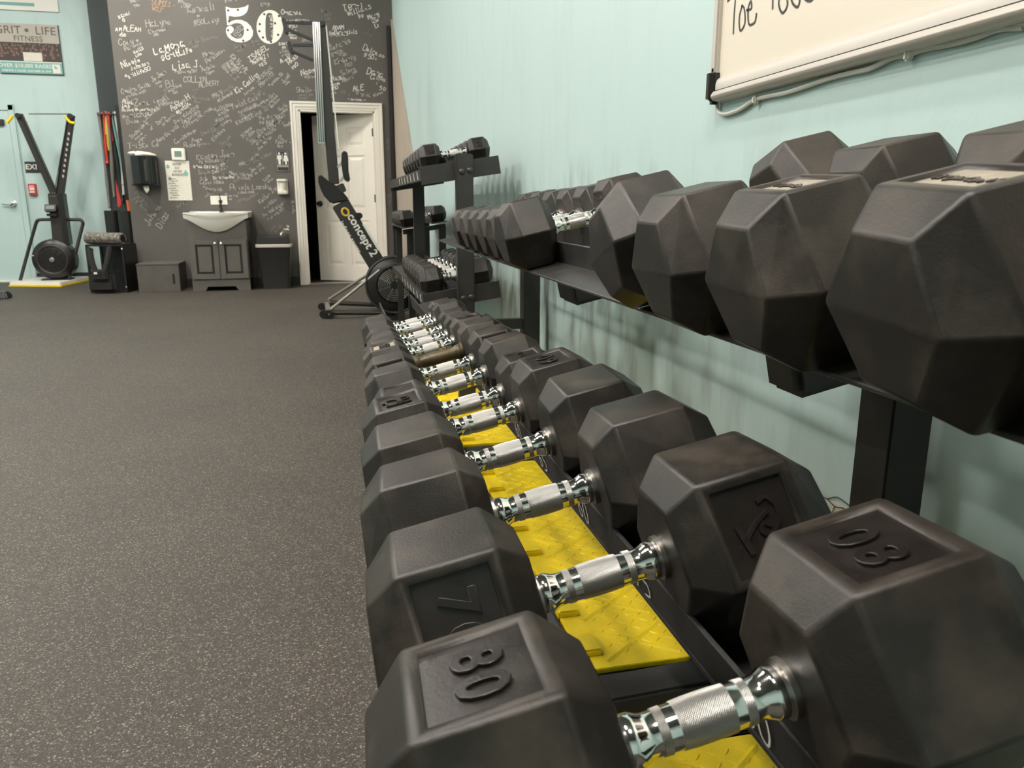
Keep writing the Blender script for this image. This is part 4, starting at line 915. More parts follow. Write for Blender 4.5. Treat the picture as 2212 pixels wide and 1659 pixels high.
# hand washing poster
x, z, wd_, ht = onwall(356, 347, 416, 433)
t = thing('poster', 'white poster with teal water drops below the thermostat', 'poster', (x, YW, z))
MB().box((0, -0.002, 0), (wd_, 0.004, ht)).build('sheet', M['paper'], t)
mb = MB()
for i, ln in enumerate(('WATER', 'CAN', 'COVER', 'BOOGERS')):
    write(mb, ln, (0.0, -0.004, ht / 2 - 0.05 - i * 0.038), UX, UZ, 0.022, 0.005, NZ, 0.1, 0, 0.001, 1, 0, True)
for i in range(9):
    write(mb, ''.join(rs.choice('aenmocsu') for _ in range(8)), (-wd_ / 2 + 0.02 + 0.02 * (i % 2), -0.004, ht / 2 - 0.20 - i * 0.026), UX, UZ, 0.014, 0.003, NZ, 0.3, 0.1, 0.001, 2)
mb.build('lettering', M['print_grey'], t)
for cx, cz, r in ((0.083, 0.075, 0.026), (-0.10, 0.15, 0.018), (-0.09, 0.02, 0.016)):
    pts = [(cx + r * math.sin(a) * (1 if a < 5 else 1), cz + r * math.cos(a)) for a in [0.5 + k * (2 * math.pi - 1.0) / 12 for k in range(13)]] + [(cx, cz + 1.9 * r)]
    MB().prism(pts, (0, -0.004, 0), UX, UZ, 0.001).build('water_drop', M['teal_print'], t)
# white notice above the basin
x, z, wd_, ht = onwall(454, 423, 492, 442)
t = thing('notice', 'small blank-looking white notice on the wall above the basin', 'notice', (x, YW, z))
MB().box((0, -0.003, 0), (wd_, 0.006, ht)).build('sheet', M['white_plastic'], t, bevel=0.002)
mb = MB()
for i in range(3): write(mb, 'please wash hands'[i * 6:i * 6 + 6], (0, -0.006, 0.02 - i * 0.024), UX, UZ, 0.012, 0.002, NZ, 0.2, 0, 0.001, 1, 0, True)
mb.build('lettering', M['poster_grey'], t)
# sanitiser dispenser
x, z, wd_, ht = onwall(598, 387, 623, 420)
t = thing('sanitizer_dispenser', 'white hand sanitizer dispenser on the wall below the restroom sign', 'dispenser', (x, YW, z))
MB().boxmm((-wd_ / 2, -0.02, -ht / 2), (wd_ / 2, 0, ht / 2)).build('back_plate', M['white_plastic'], t, bevel=0.006)
MB().lathe([(-0.055, 0.034), (-0.05, 0.04), (0.045, 0.04), (0.05, 0.035)], (0, -0.05, 0), (0, 0, 1), 16).build('bottle', M['paper'], t, True)
MB().boxmm((-wd_ / 2, -0.10, ht / 2 - 0.03), (wd_ / 2 - 0.01, -0.005, ht / 2)).build('hood', M['white_plastic'], t, bevel=0.008)
MB().boxmm((-wd_ / 2 + 0.008, -0.10, -ht / 2), (wd_ / 2 - 0.004, -0.005, -ht / 2 + 0.045)).build('push_bar', M['white_plastic'], t, bevel=0.012)
# restroom sign
x, z, wd_, ht = onwall(595, 325, 626, 371)
t = thing('restroom_sign', 'black restroom sign with white man and woman figures beside the door', 'sign', (x, YW, z))
MB().box((0, -0.004, 0), (wd_, 0.008, ht)).build('plate', M['sign_black'], t, bevel=0.003)
mb = MB(); a, b = wd_ / 2 - 0.008, ht / 2 - 0.008
ribbon(mb, [(-a, -b), (a, -b), (a, b), (-a, b), (-a, -b)], 0.005, (0, -0.008, 0), UX, UZ, NZ, 0.001, 1)
mb.build('border_line', M['chalk'][1], t)
for sx, woman in ((-0.034, False), (0.036, True)):
    mb = MB(); mb.lathe([(0, 0.013), (0.0015, 0.013)], (sx, -0.008, 0.084), NZ, 14)
    body = [(-0.022, 0.066), (0.022, 0.066), (0.026, 0.02), (0.014, 0.02), (0.012, -0.038), (-0.012, -0.038), (-0.014, 0.02), (-0.026, 0.02)] if not woman else [(-0.016, 0.066), (0.016, 0.066), (0.03, 0.0), (0.012, 0.0), (0.010, -0.038), (-0.010, -0.038), (-0.012, 0.0), (-0.03, 0.0)]
    mb.prism([(p + sx, q) for p, q in body], (0, -0.008, 0), UX, UZ, 0.0015); mb.build('figure', M['white_plastic'], t)
MB().box((0.001, -0.009, 0.022), (0.004, 0.002, 0.12)).build('divider', M['white_plastic'], t)
MB().box((0, -0.009, -0.055), (wd_ - 0.026, 0.002, 0.024)).build('name_band', M['poster_grey'], t)
place_mesh('lettering', font_mesh('RESTROOM', 0.024, 0.0004, M['sign_black']), (0, -0.0104, -0.055), UX, UZ, t)

# ================================================================== vanity, basin, box, bin
YF = 9.13
def vanity():
    x0, x1, top = -1.535, -0.925, 0.80
    cx = (x0 + x1) / 2
    t = thing('vanity_cabinet', 'grey two-door vanity cabinet under the white basin', 'cabinet', (cx, YW, 0))
    hw = (x1 - x0) / 2; dp = YW - YF
    MB().boxmm((-hw, -dp, 0.12), (hw, -0.013, top - 0.03)).build('body', M['vanity'], t, bevel=0.003)
    mb = MB().boxmm((-hw, -dp + 0.004, 0.0), (-hw + 0.10, -0.013, 0.119)).boxmm((hw - 0.10, -dp + 0.004, 0.0), (hw, -0.013, 0.119))
    MB().prism([(-hw, 0.002), (-hw + 0.13, 0.002), (-hw + 0.16, 0.05), (hw - 0.16, 0.05), (hw - 0.13, 0.002), (hw, 0.002), (hw, 0.119), (-hw, 0.119)], (0, -dp - 0.006, 0), (1, 0, 0), (0, 0, 1), -0.02).build('plinth', M['vanity'], t)
    for sx in (-1, 1):
        a, b = (-hw + 0.008, -0.004) if sx < 0 else (0.004, hw - 0.008)
        z0, z1 = 0.135, 0.565
        fr = 0.055
        mb = MB(); y0, y1 = -dp - 0.022, -dp - 0.002
        for p, q in (((a, y0, z0), (a + fr, y1, z1)), ((b - fr, y0, z0), (b, y1, z1)), ((a + fr, y0, z0), (b - fr, y1, z0 + fr)), ((a + fr, y0, z1 - fr), (b - fr, y1, z1))): mb.boxmm(p, q)
        d = mb.build('door', M['vanity'], t, bevel=0.003)
        MB().boxmm((a + fr, -dp - 0.008, z0 + fr), (b - fr, -dp - 0.003, z1 - fr)).build('groove', M['vanity_dark'], d)
        g = 0.022; pa_, pb_, c0, c1 = a + fr + g, b - fr - g, z0 + fr + g, z1 - fr - g
        MB().boxmm((pa_, -dp - 0.019, c0), (pb_, -dp - 0.0082, c1)).build('raised_panel', M['vanity'], d, bevel=0.004)
        MB().lathe([(0, 0.006), (0.014, 0.006), (0.018, 0.013), (0.026, 0.014), (0.031, 0.008)], (b - 0.028 if sx < 0 else a + 0.028, y0, z1 - 0.045), (0, -1, 0), 14).build('knob', M['chrome'], d, True)
    # basin
    t = thing('basin', 'white porcelain basin with a bowed front on the grey vanity', 'sink', (cx, YW, top - 0.03))
    hw2 = 0.335; nx = 28; vs = []; fs = []
    # front apron as a curved skin: depth of bowl follows a smooth bell
    ny = 9
    for i in range(nx + 1):
        u = -1 + 2 * i / nx; bell = max(0.0, math.cos(u * math.pi / 2)) ** 1.3
        ztop = 0.085; zb = 0.028 - 0.15 * bell
        for j in range(ny + 1):
            q = j / ny; z = ztop + (zb - ztop) * q
            yy = -dp - 0.025 - 0.075 * bell * math.cos(q * math.pi / 2) ** 0.8 - (0.012 if q < 0.25 else 0)
            vs.append((u * hw2, yy, z))
        vs.append((u * hw2, -0.014, 0.028 - 0.02 * bell)); vs.append((u * hw2, -0.014, ztop + 0.012))
        vs.append((u * hw2, -0.08, ztop + 0.004)); dish = 0.07 * max(0.0, 1 - (u / 0.82) ** 4)
        vs.append((u * hw2, -0.12, ztop - dish)); vs.append((u * hw2, -dp + 0.03, ztop - dish)); vs.append((u * hw2, -dp - 0.02, ztop - 0.001))
    m_ = ny + 1 + 6
    order = list(range(ny, -1, -1)) + [m_ - 1, m_ - 2, m_ - 3, m_ - 4, m_ - 5, m_ - 6]
    for i in range(nx):
        for k in range(len(order)):
            a, b = order[k], order[(k + 1) % len(order)]
            fs.append((i * m_ + a, i * m_ + b, (i + 1) * m_ + b, (i + 1) * m_ + a))
    fs += [tuple(order), tuple(nx * m_ + q for q in order[::-1])]
    MB().add(vs, fs).build('bowl', M['porcelain'], t, True)
    f = thing('faucet', 'dark slim faucet standing at the back of the white basin', 'faucet', (cx + 0.01, YW - 0.09, top + 0.058))
    MB().lathe([(0, 0.026), (0.012, 0.024), (0.016, 0.014), (0.10, 0.012), (0.105, 0.02), (0.13, 0.02), (0.135, 0.006)], (0, 0, 0), (0, 0, 1), 14).build('body', M['dark_metal'], f, True)
    MB().tube(smooth_path([(0, 0, 0.06), (0, -0.03, 0.085), (0, -0.09, 0.08), (0, -0.12, 0.05)], 5), 0.010, 8).build('spout', M['dark_metal'], f, True)
    MB().tube([(0, 0, 0.13), (-0.005, 0.005, 0.18), (-0.012, 0.01, 0.20)], [0.006, 0.005, 0.007], 8).build('lever', M['dark_metal'], f, True)
vanity()
def step_box():
    t = thing('plyo_box', 'grey wooden box with a slot handle beside the vanity', 'box', (-1.885, 9.37, 0))
    a, b, h = 0.215, 0.215, 0.31
    MB().boxmm((-a, -b, 0), (a, b, h - 0.016)).build('body', M['boxgrey'], t, bevel=0.003)
    MB().boxmm((-a - 0.003, -b - 0.003, h - 0.0155), (a + 0.003, b + 0.003, h)).build('lid', M['boxgrey'], t, bevel=0.002)
    mb = MB(); pts = arc((0.155, -b - 0.0005, 0.185), 0.012, 0, 180, 8) + arc((0.155, -b - 0.0005, 0.095), 0.012, 180, 360, 8)
    mb.prism([(p.x, p.z) for p in pts], (0, -b - 0.0005, 0), (1, 0, 0), (0, 0, 1), 0.002); mb.build('slot_handle', M['black_matt'], t)
step_box()
def trash_can():
    t = thing('trash_can', 'tall black trash can with a hooded top beside the restroom door', 'bin', (-0.655, 9.33, 0))
    def ring(z, a, b, r=0.03):
        pts = []
        for cx_, cy_, a0 in ((a - r, b - r, 0), (-a + r, b - r, 90), (-a + r, -b + r, 180), (a - r, -b + r, 270)):
            for k in range(5): q = math.radians(a0 + 22.5 * k); pts.append((cx_ + r * math.cos(q), cy_ + r * math.sin(q), z))
        return pts
    def loft(rs_):
        n = len(rs_[0]); vs = [p for r in rs_ for p in r]; fs = []
        for i in range(len(rs_) - 1):
            for k in range(n): fs.append((i * n + k, i * n + (k + 1) % n, (i + 1) * n + (k + 1) % n, (i + 1) * n + k))
        fs += [tuple(range(n))[::-1], tuple(range((len(rs_) - 1) * n, len(rs_) * n))]
        return MB().add(vs, fs)
    loft([ring(0.0, 0.145, 0.12), ring(0.47, 0.187, 0.16), ring(0.478, 0.19, 0.165)]).build('body', M['trash'], t, True)
    loft([ring(0.470, 0.193, 0.168), ring(0.492, 0.197, 0.172), ring(0.505, 0.193, 0.168)]).build('bin_liner', M['liner'], t, True)
    vs_mb = MB(); prof = [(-0.19, 0.505), (0.19, 0.505), (0.168, 0.615)] + [(0.168 - 0.336 * k / 10, 0.615 - 0.022 * math.sin(math.pi * k / 10)) for k in range(1, 10)] + [(-0.168, 0.615)]
    vs_mb.prism(prof, (0, 0.16, 0), (1, 0, 0), (0, 0, 1), 0.32); vs_mb.build('hood', M['trash'], t, False, 0.012, 3)
    MB().box((0.03, -0.1685, 0.492), (0.045, 0.003, 0.012)).build('liner_print', M['red'], t)
    mb = MB(); r2 = random.Random(3)
    for k in range(6):
        pts = []; c = Vector((0.075 + 0.018 * k, -0.03 + r2.uniform(-0.03, 0.03), 0.615 + 0.014 * k))
        q = [c + Vector((r2.uniform(-0.03, 0.03), r2.uniform(-0.03, 0.03), r2.uniform(-0.01, 0.04))) for _ in range(6)]
        mb.add(q, [(0, 1, 2), (0, 2, 3), (1, 4, 2), (2, 4, 5), (2, 5, 3), (0, 3, 1), (1, 3, 4), (3, 5, 4)])
    o = mb.build('paper_towel', M['paper']); o.location = (-0.655, 9.33, -0.012); tag(o, 'crumpled white paper towel on top of the trash can', 'paper')
trash_can()

# ================================================================== bands and storage at the corner of the dark wall
YC = Y_COLF
t = thing('band_rack', 'black wall bar with pegs for the hanging exercise bands', 'rack', (0, YC, 0))
MB().boxmm((-2.62, -0.015, 1.93), (-2.30, 0, 1.99)).build('wall_bar', M['black_plastic'], t, bevel=0.003)
p_ = [at(u, 240, 'y', YC - 0.06).x for u in (212.5, 220.5, 229.5, 235, 240, 244.5, 249)]
for x in p_: MB().tube([(x, -0.015, 1.955), (x, -0.115, 1.975)], 0.008, 8).build('peg', M['dark_metal'], t, True)
BANDS = [(0, 'band_grey', 0.038, 1.06, 0.4, 'grey'), (1, 'red', 0.046, 0.55, 1.0, 'red'), (2, 'band_yellow', 0.058, 0.40, 0.6, 'broad yellow'), (3, 'red', 0.040, 0.30, 0.5, 'short red'), (4, 'band_black', 0.052, 1.00, 0.8, 'black'), (5, 'band_teal', 0.026, 0.80, 1.2, 'narrow pale teal'), (6, 'band_white', 0.030, 0.92, 1.0, 'white'), (2, 'band_grey', 0.046, 0.95, 1.1, 'long grey-brown')]
for idx, (pg, mt, wd_, ln, sw, nm) in enumerate(BANDS):
    xc = p_[pg]; yc = YC - 0.05 - 0.007 * (idx % 4); mb = MB(); top = 1.985 + 0.002 * idx; rb = 0.012
    loop = []
    for k in range(13): q = math.pi * k / 12; loop.append((math.cos(q) * rb, top + math.sin(q) * rb, 0))
    for k in range(1, 13):
        q = k / 12; loop.append((-rb - 0.010 * math.sin(5 * q), top - ln * q, math.sin(4 * q + idx) * 0.014 * sw))
    for k in range(1, 7): q = math.pi + math.pi * k / 7; loop.append((math.cos(q) * 0.02, top - ln + math.sin(q) * 0.03, math.sin(4 + idx) * 0.014 * sw))
    for k in range(12, 0, -1):
        q = k / 12; loop.append((rb + 0.010 * math.sin(5 * q), top - ln * q, math.sin(3.2 * q + idx + 0.4) * 0.016 * sw))
    vs = []; n = len(loop)
    for p in loop:
        tw = 1.0 - 0.45 * abs(math.sin((top - p[1]) * 4 + idx))
        for s_ in (-0.5, 0.5): vs.append((xc + p[2] + s_ * wd_ * tw, yc + p[0], p[1]))
    mb.add(vs, [(2 * k, 2 * k + 1, (2 * k + 3) % (2 * n), (2 * k + 2) % (2 * n)) for k in range(n)])
    o = mb.build('exercise_band', M[mt], None, True)
    md = o.modifiers.new('thick', 'SOLIDIFY'); md.thickness = 0.003
    tag(o, nm + ' exercise band hanging on a peg of the dark wall column', 'exercise band', 'bands hanging on the dark column')
pa_, pb_ = at(248, 230, 'y', 9.90), at(261, 230, 'y', 9.90)
t = thing('slim_post', 'tall slim black post standing close to the chalkboard wall beside the bands', 'post', ((pa_.x + pb_.x) / 2, 9.93, 0))
MB().boxmm((-(pb_.x - pa_.x) / 2, -0.03, 0.02), ((pb_.x - pa_.x) / 2, 0.03, 2.01)).build('post', M['black_plastic'], t, bevel=0.004)
MB().boxmm((-(pb_.x - pa_.x) / 2 - 0.006, -0.04, 0.0), ((pb_.x - pa_.x) / 2 + 0.006, 0.04, 0.02)).build('foot', M['black_plastic'], t)
MB().boxmm((-(pb_.x - pa_.x) / 2 - 0.005, -0.036, 1.985), ((pb_.x - pa_.x) / 2 + 0.005, 0.036, 2.03)).build('cap', M['black_plastic'], t, bevel=0.004)
for u, yy, lb in ((242, 10.18, 'tall black storage tube below the bands, the left one'), (272, 9.75, 'tall black storage tube with an orange handle in it')):
    q = at(u, 455, 'y', yy)
    t = thing('storage_tube', lb, 'tube', (q.x, yy, 0), 0, 'storage tubes below the bands')
    MB().lathe([(0.02, 0.088), (0.87, 0.088), (0.87, 0.080), (0.06, 0.080)], (0, 0, 0), (0, 0, 1), 22, caps=True).build('tube', M['black_plastic'], t, True)
    MB().lathe([(0.0, 0.097), (0.02, 0.097)], (0, 0, 0), (0, 0, 1), 22).build('foot', M['black_plastic'], t)
q = at(281, 455, 'y', 9.75)
o = MB().tube([(q.x + 0.004, 9.75, 0.25), (q.x - 0.012, 9.75, 0.99)], 0.018, 8).build('orange_stick', M['orange'], None, True); tag(o, 'orange handle sticking out of a black storage tube', 'stick')
q0, q1, q2 = at(250, 388, 'y', 10.16), at(263, 440, 'y', 10.16), at(254, 446, 'y', 10.16)
o = MB().prism([(q0.x, q0.z), (q1.x, q1.z + 0.04), (q1.x, q1.z), ((q1.x + q2.x) / 2, q2.z - 0.015), (q2.x, q2.z), (q0.x - 0.005, q0.z - 0.06)], (0, 10.17, 0), UX, UZ, 0.02).build('red_cloth', M['red'], None, True, 0.004); tag(o, 'red cloth hanging above the black storage tubes', 'cloth')

def vest_stand():
    t = thing('equipment_bin', 'open black metal bin with silver bolts in front of the storage tubes', 'bin', (-2.38, 9.36, 0), math.radians(-10))
    a, b, h = 0.20, 0.17, 0.50
    MB().boxmm((-a, -b, 0.0), (a, b, 0.03)).build('base', M['black_plastic'], t, bevel=0.004)
    for x, y in ((-a, -b), (a, -b), (-a, b), (a, b)): MB().box((x * 0.94, y * 0.93, h / 2 + 0.015), (0.024, 0.024, h - 0.03)).build('post', M['black_plastic'], t, bevel=0.003)
    MB().boxmm((-a, b - 0.012, 0.03), (a, b, h)).build('back_panel', M['black_plastic'], t)
    MB().boxmm((a - 0.012, -b, 0.03), (a, b, h)).build('side_panel', M['black_plastic'], t)
    MB().boxmm((-a, -b, h), (a, b, h + 0.02)).build('top_frame', M['black_plastic'], t, bevel=0.004)
    for z in (0.06, h - 0.03): MB().lathe([(0, 0.014), (0.006, 0.012), (0.009, 0.005)], (a * 0.94, -b - 0.001, z), (0, -1, 0), 10).build('bolt', M['silver'], t, True)
    # foam roller on top
    f = thing('foam_roller', 'patterned grey foam roller lying across the black bin', 'foam roller', (-2.42, 9.31, h + 0.02 + 0.062), math.radians(-24))
    MB().lathe([(-0.22, 0.045), (-0.22, 0.058), (-0.21, 0.062), (0.21, 0.062), (0.22, 0.058), (0.22, 0.045)], (0, 0, 0), (1, 0, 0), 20).build('roller', M['foam'], f, True)
    MB().lathe([(-0.222, 0.040), (0.222, 0.040)], (0, 0, 0), (1, 0, 0), 16).build('core', M['black_plastic'], f, True)
    # weighted vest hung on the front
    v = thing('weight_vest', 'black weighted vest with straps hanging on the front of the bin', 'vest', (-2.38 - 0.06, 9.36 - 0.215, 0), math.radians(-10))
    MB().boxmm((-0.145, -0.05, 0.02), (0.135, 0.02, 0.23)).build('pouch', M['fabric'], v, True, 0.03, 3)
    MB().boxmm((-0.13, -0.07, 0.035), (0.12, -0.045, 0.13)).build('pocket', M['fabric'], v, True, 0.02, 3)
    MB().box((0.0, -0.07, 0.205), (0.17, 0.04, 0.12)).build('chest_pad', M['fabric'], v, True, 0.018, 3)
    MB().box((-0.015, -0.093, 0.225), (0.085, 0.006, 0.04)).build('badge', M['black_plastic'], v)
    MB().box((-0.03, -0.097, 0.226), (0.035, 0.003, 0.022)).build('badge_print', M['white_plastic'], v)
    for sx in (-1, 1): MB().tube(smooth_path([(sx * 0.05, -0.055, 0.24), (sx * 0.08, -0.04, 0.34), (sx * 0.10, -0.01, 0.46), (sx * 0.09, 0.0, 0.49)], 5), [0.03] * 16, 8).build('strap', M['fabric'], v, True)
vest_stand()

# ================================================================== back wall: posters, signs, alarm
YB2 = Y_LEFT
def poster_frame(u0, v0, u1, v1, label):
    x, z, wd_, ht = onwall(u0, v0, u1, v1, YB2)
    t = thing('poster', label, 'poster', (x, YB2, z)); MB().box((0, -0.015, 0), (wd_, 0.030, ht)).build('board', M['sign_black'], t)
    return t, wd_, ht
a = at(0, 52, 'y', YB2); b = at(137, 163, 'y', YB2)
x1 = b.x + 0.012; x0 = a.x - 0.06; z1 = 3.005; z0 = 2.452; wd_ = x1 - x0; ht = z1 - z0
t = thing('fundraiser_poster', 'poster of a crowd of people over a teal banner reading OVER $10,000 RAISED', 'poster', ((x0 + x1) / 2, YB2, (z0 + z1) / 2))
MB().box((0, -0.012, 0), (wd_, 0.024, ht)).build('board', M['sign_black'], t)
yf = -0.0245
MB().box((0, yf, ht / 2 - 0.105), (wd_ - 0.01, 0.001, 0.21)).build('sky_print', M['poster_grey'], t)
MB().box((0, yf, -0.035), (wd_ - 0.01, 0.001, 0.21)).build('crowd_print', M['poster_dark'], t)
MB().box((0, yf, -ht / 2 + 0.066), (wd_ - 0.01, 0.001, 0.122)).build('banner_print', M['teal_print'], t)
MB().box((0, yf - 0.0005, -ht / 2 + 0.134), (wd_ - 0.01, 0.001, 0.012)).build('banner_line', M['white_plastic'], t)
r3 = random.Random(4)
mb = MB()
for row, (zz, n, s) in enumerate(((0.045, 17, 0.017), (0.0, 18, 0.018), (-0.055, 17, 0.020))):
    for k in range(n):
        cx = -wd_ / 2 + 0.03 + (wd_ - 0.06) * (k + r3.uniform(0.1, 0.9)) / n; cz = zz + r3.uniform(-0.012, 0.012)
        mb.prism([(cx + s * 0.62 * math.cos(q), cz + s * 0.8 * math.sin(q)) for q in [2 * math.pi * i / 8 for i in range(8)]], (0, yf - 0.001, 0), UX, UZ, 0.0006)
        if k % 3 == 0: mb.prism([(cx - s * 1.0, cz - s * 0.9), (cx + s * 1.0, cz - s * 0.9), (cx + s * 0.6, cz - s * 2.0), (cx - s * 0.6, cz - s * 2.0)], (0, yf - 0.0006, 0), UX, UZ, 0.0005)
mb.build('people_print', M['poster_skin'], t)['kind'] = 'stuff'
MB().box((0.03, yf - 0.003, -0.085), (0.20, 0.001, 0.095)).build('cheque_print', M['paper'], t)
for txt, x, z, s, m in (('GRIT', -0.20, ht / 2 - 0.075, 0.125, 'print_grey'), ('LIFE', 0.20, ht / 2 - 0.075, 0.125, 'print_grey'), ('FITNESS', 0.005, ht / 2 - 0.165, 0.085, 'print_grey'), ('OVER $10,000 RAISED', -0.055, -ht / 2 + 0.088, 0.058, 'white_plastic'), ('ONE FOR A CAUSE | OCTOBER 26, 2019', -0.055, -ht / 2 + 0.032, 0.028, 'white_plastic')):
    place_mesh('lettering', font_mesh(txt, s, 0.0006, M[m], 1.05, 0, 0.001), (x, yf - 0.003, z), UX, UZ, t)
MB().lathe([(0, 0.022), (0.001, 0.022)], (0.0, yf - 0.002, ht / 2 - 0.07), NZ, 12).build('round_print', M['print_grey'], t)
MB().box((wd_ / 2 - 0.07, yf - 0.002, -ht / 2 + 0.066), (0.085, 0.001, 0.10)).build('badge_print', M['white_plastic'], t)
MB().prism([(0, 0), (0.04, 0.0), (0.0, 0.04)], (wd_ / 2 - 0.09, yf - 0.003, -ht / 2 + 0.066), UX, UZ, 0.0005).build('badge_corner', M['teal_print'], t)
b = at(128, 27, 'y', YB2)
t = thing('poster', 'white poster with pale teal print, higher up above the crowd poster', 'poster', (b.x - 0.36, YB2, b.z + 0.24))
MB().box((0, -0.012, 0), (0.72, 0.024, 0.48)).build('board', M['white_plastic'], t)
MB().box((-0.10, -0.0245, -0.175), (0.42, 0.001, 0.035)).build('teal_bar', M['teal_print'], t)
mb = MB()
for i in range(2): write(mb, 'together we run'[:12 + i], (-0.31, -0.0245, -0.12 + i * 0.06), UX, UZ, 0.03, 0.005, NZ, 0.05, 0, 0.001, 2)
mb.build('lettering', M['poster_grey'], t)
x, z, wd_, ht = onwall(53, 349, 92, 373, YB2)
t = thing('exit_sign', 'black EXIT sign on the teal wall behind the ski machine', 'sign', (x, YB2, z))
MB().box((0, -0.006, 0), (wd_, 0.012, ht)).build('plate', M['sign_black'], t, bevel=0.002)
place_mesh('lettering', font_mesh('EXIT', 0.085, 0.0008, M['white_plastic'], 1.05, 0, 0.002), (0.005, -0.0125, 0), UX, UZ, t)
x, z, wd_, ht = onwall(62, 397, 82, 422, YB2)
t = thing('fire_alarm', 'red fire alarm pull station on the teal wall below the exit sign', 'alarm', (x, YB2, z))
MB().box((0, -0.022, 0), (wd_, 0.044, ht)).build('case', M['red'], t, bevel=0.005)
MB().box((0.0, -0.0445, 0.02), (wd_ * 0.62, 0.002, ht * 0.42)).build('label_plate', M['paper'], t)
mb = MB(); write(mb, 'FIRE', (0, -0.0456, 0.025), UX, UZ, 0.018, 0.004, NZ, 0, 0, 0.0005, 1, 0, True); mb.build('lettering', M['red'], t)
MB().box((0, -0.05, -0.03), (wd_ * 0.7, 0.012, 0.02)).build('pull_bar', M['white_plastic'], t, bevel=0.003)
x, z, wd_, ht = onwall(42, 250, 60, 270, YB2)
t = thing('wall_switch', 'pale switch plate on the teal wall behind the ski machine arm', 'switch', (x, YB2, z))
MB().box((0, -0.006, 0), (wd_, 0.012, ht)).build('plate', M['paper'], t, bevel=0.003)
for dx_ in (-0.02, 0.02): MB().box((dx_, -0.015, 0), (0.02, 0.012, 0.035)).build('switch', M['white_plastic'], t, bevel=0.002)
o = MB().add([(-0.16, -0.09, 0), (0.085, -0.09, 0), (0.07, -0.06, 0.07), (-0.16, -0.06, 0.085), (-0.16, 0.09, 0), (0.085, 0.09, 0), (0.07, 0.06, 0.07), (-0.16, 0.06, 0.085)], [(0, 1, 2, 3), (5, 4, 7, 6), (1, 5, 6, 2), (3, 2, 6, 7), (4, 0, 3, 7), (4, 5, 1, 0)]).build('rubber_wedge', M['black_plastic'], None, False, 0.012)
o.location = at(0, 647, 'z', 0) + Vector((-0.02, 0.09, 0)); tag(o, 'black rubber wedge on the floor at the left edge of the frame', 'wedge')

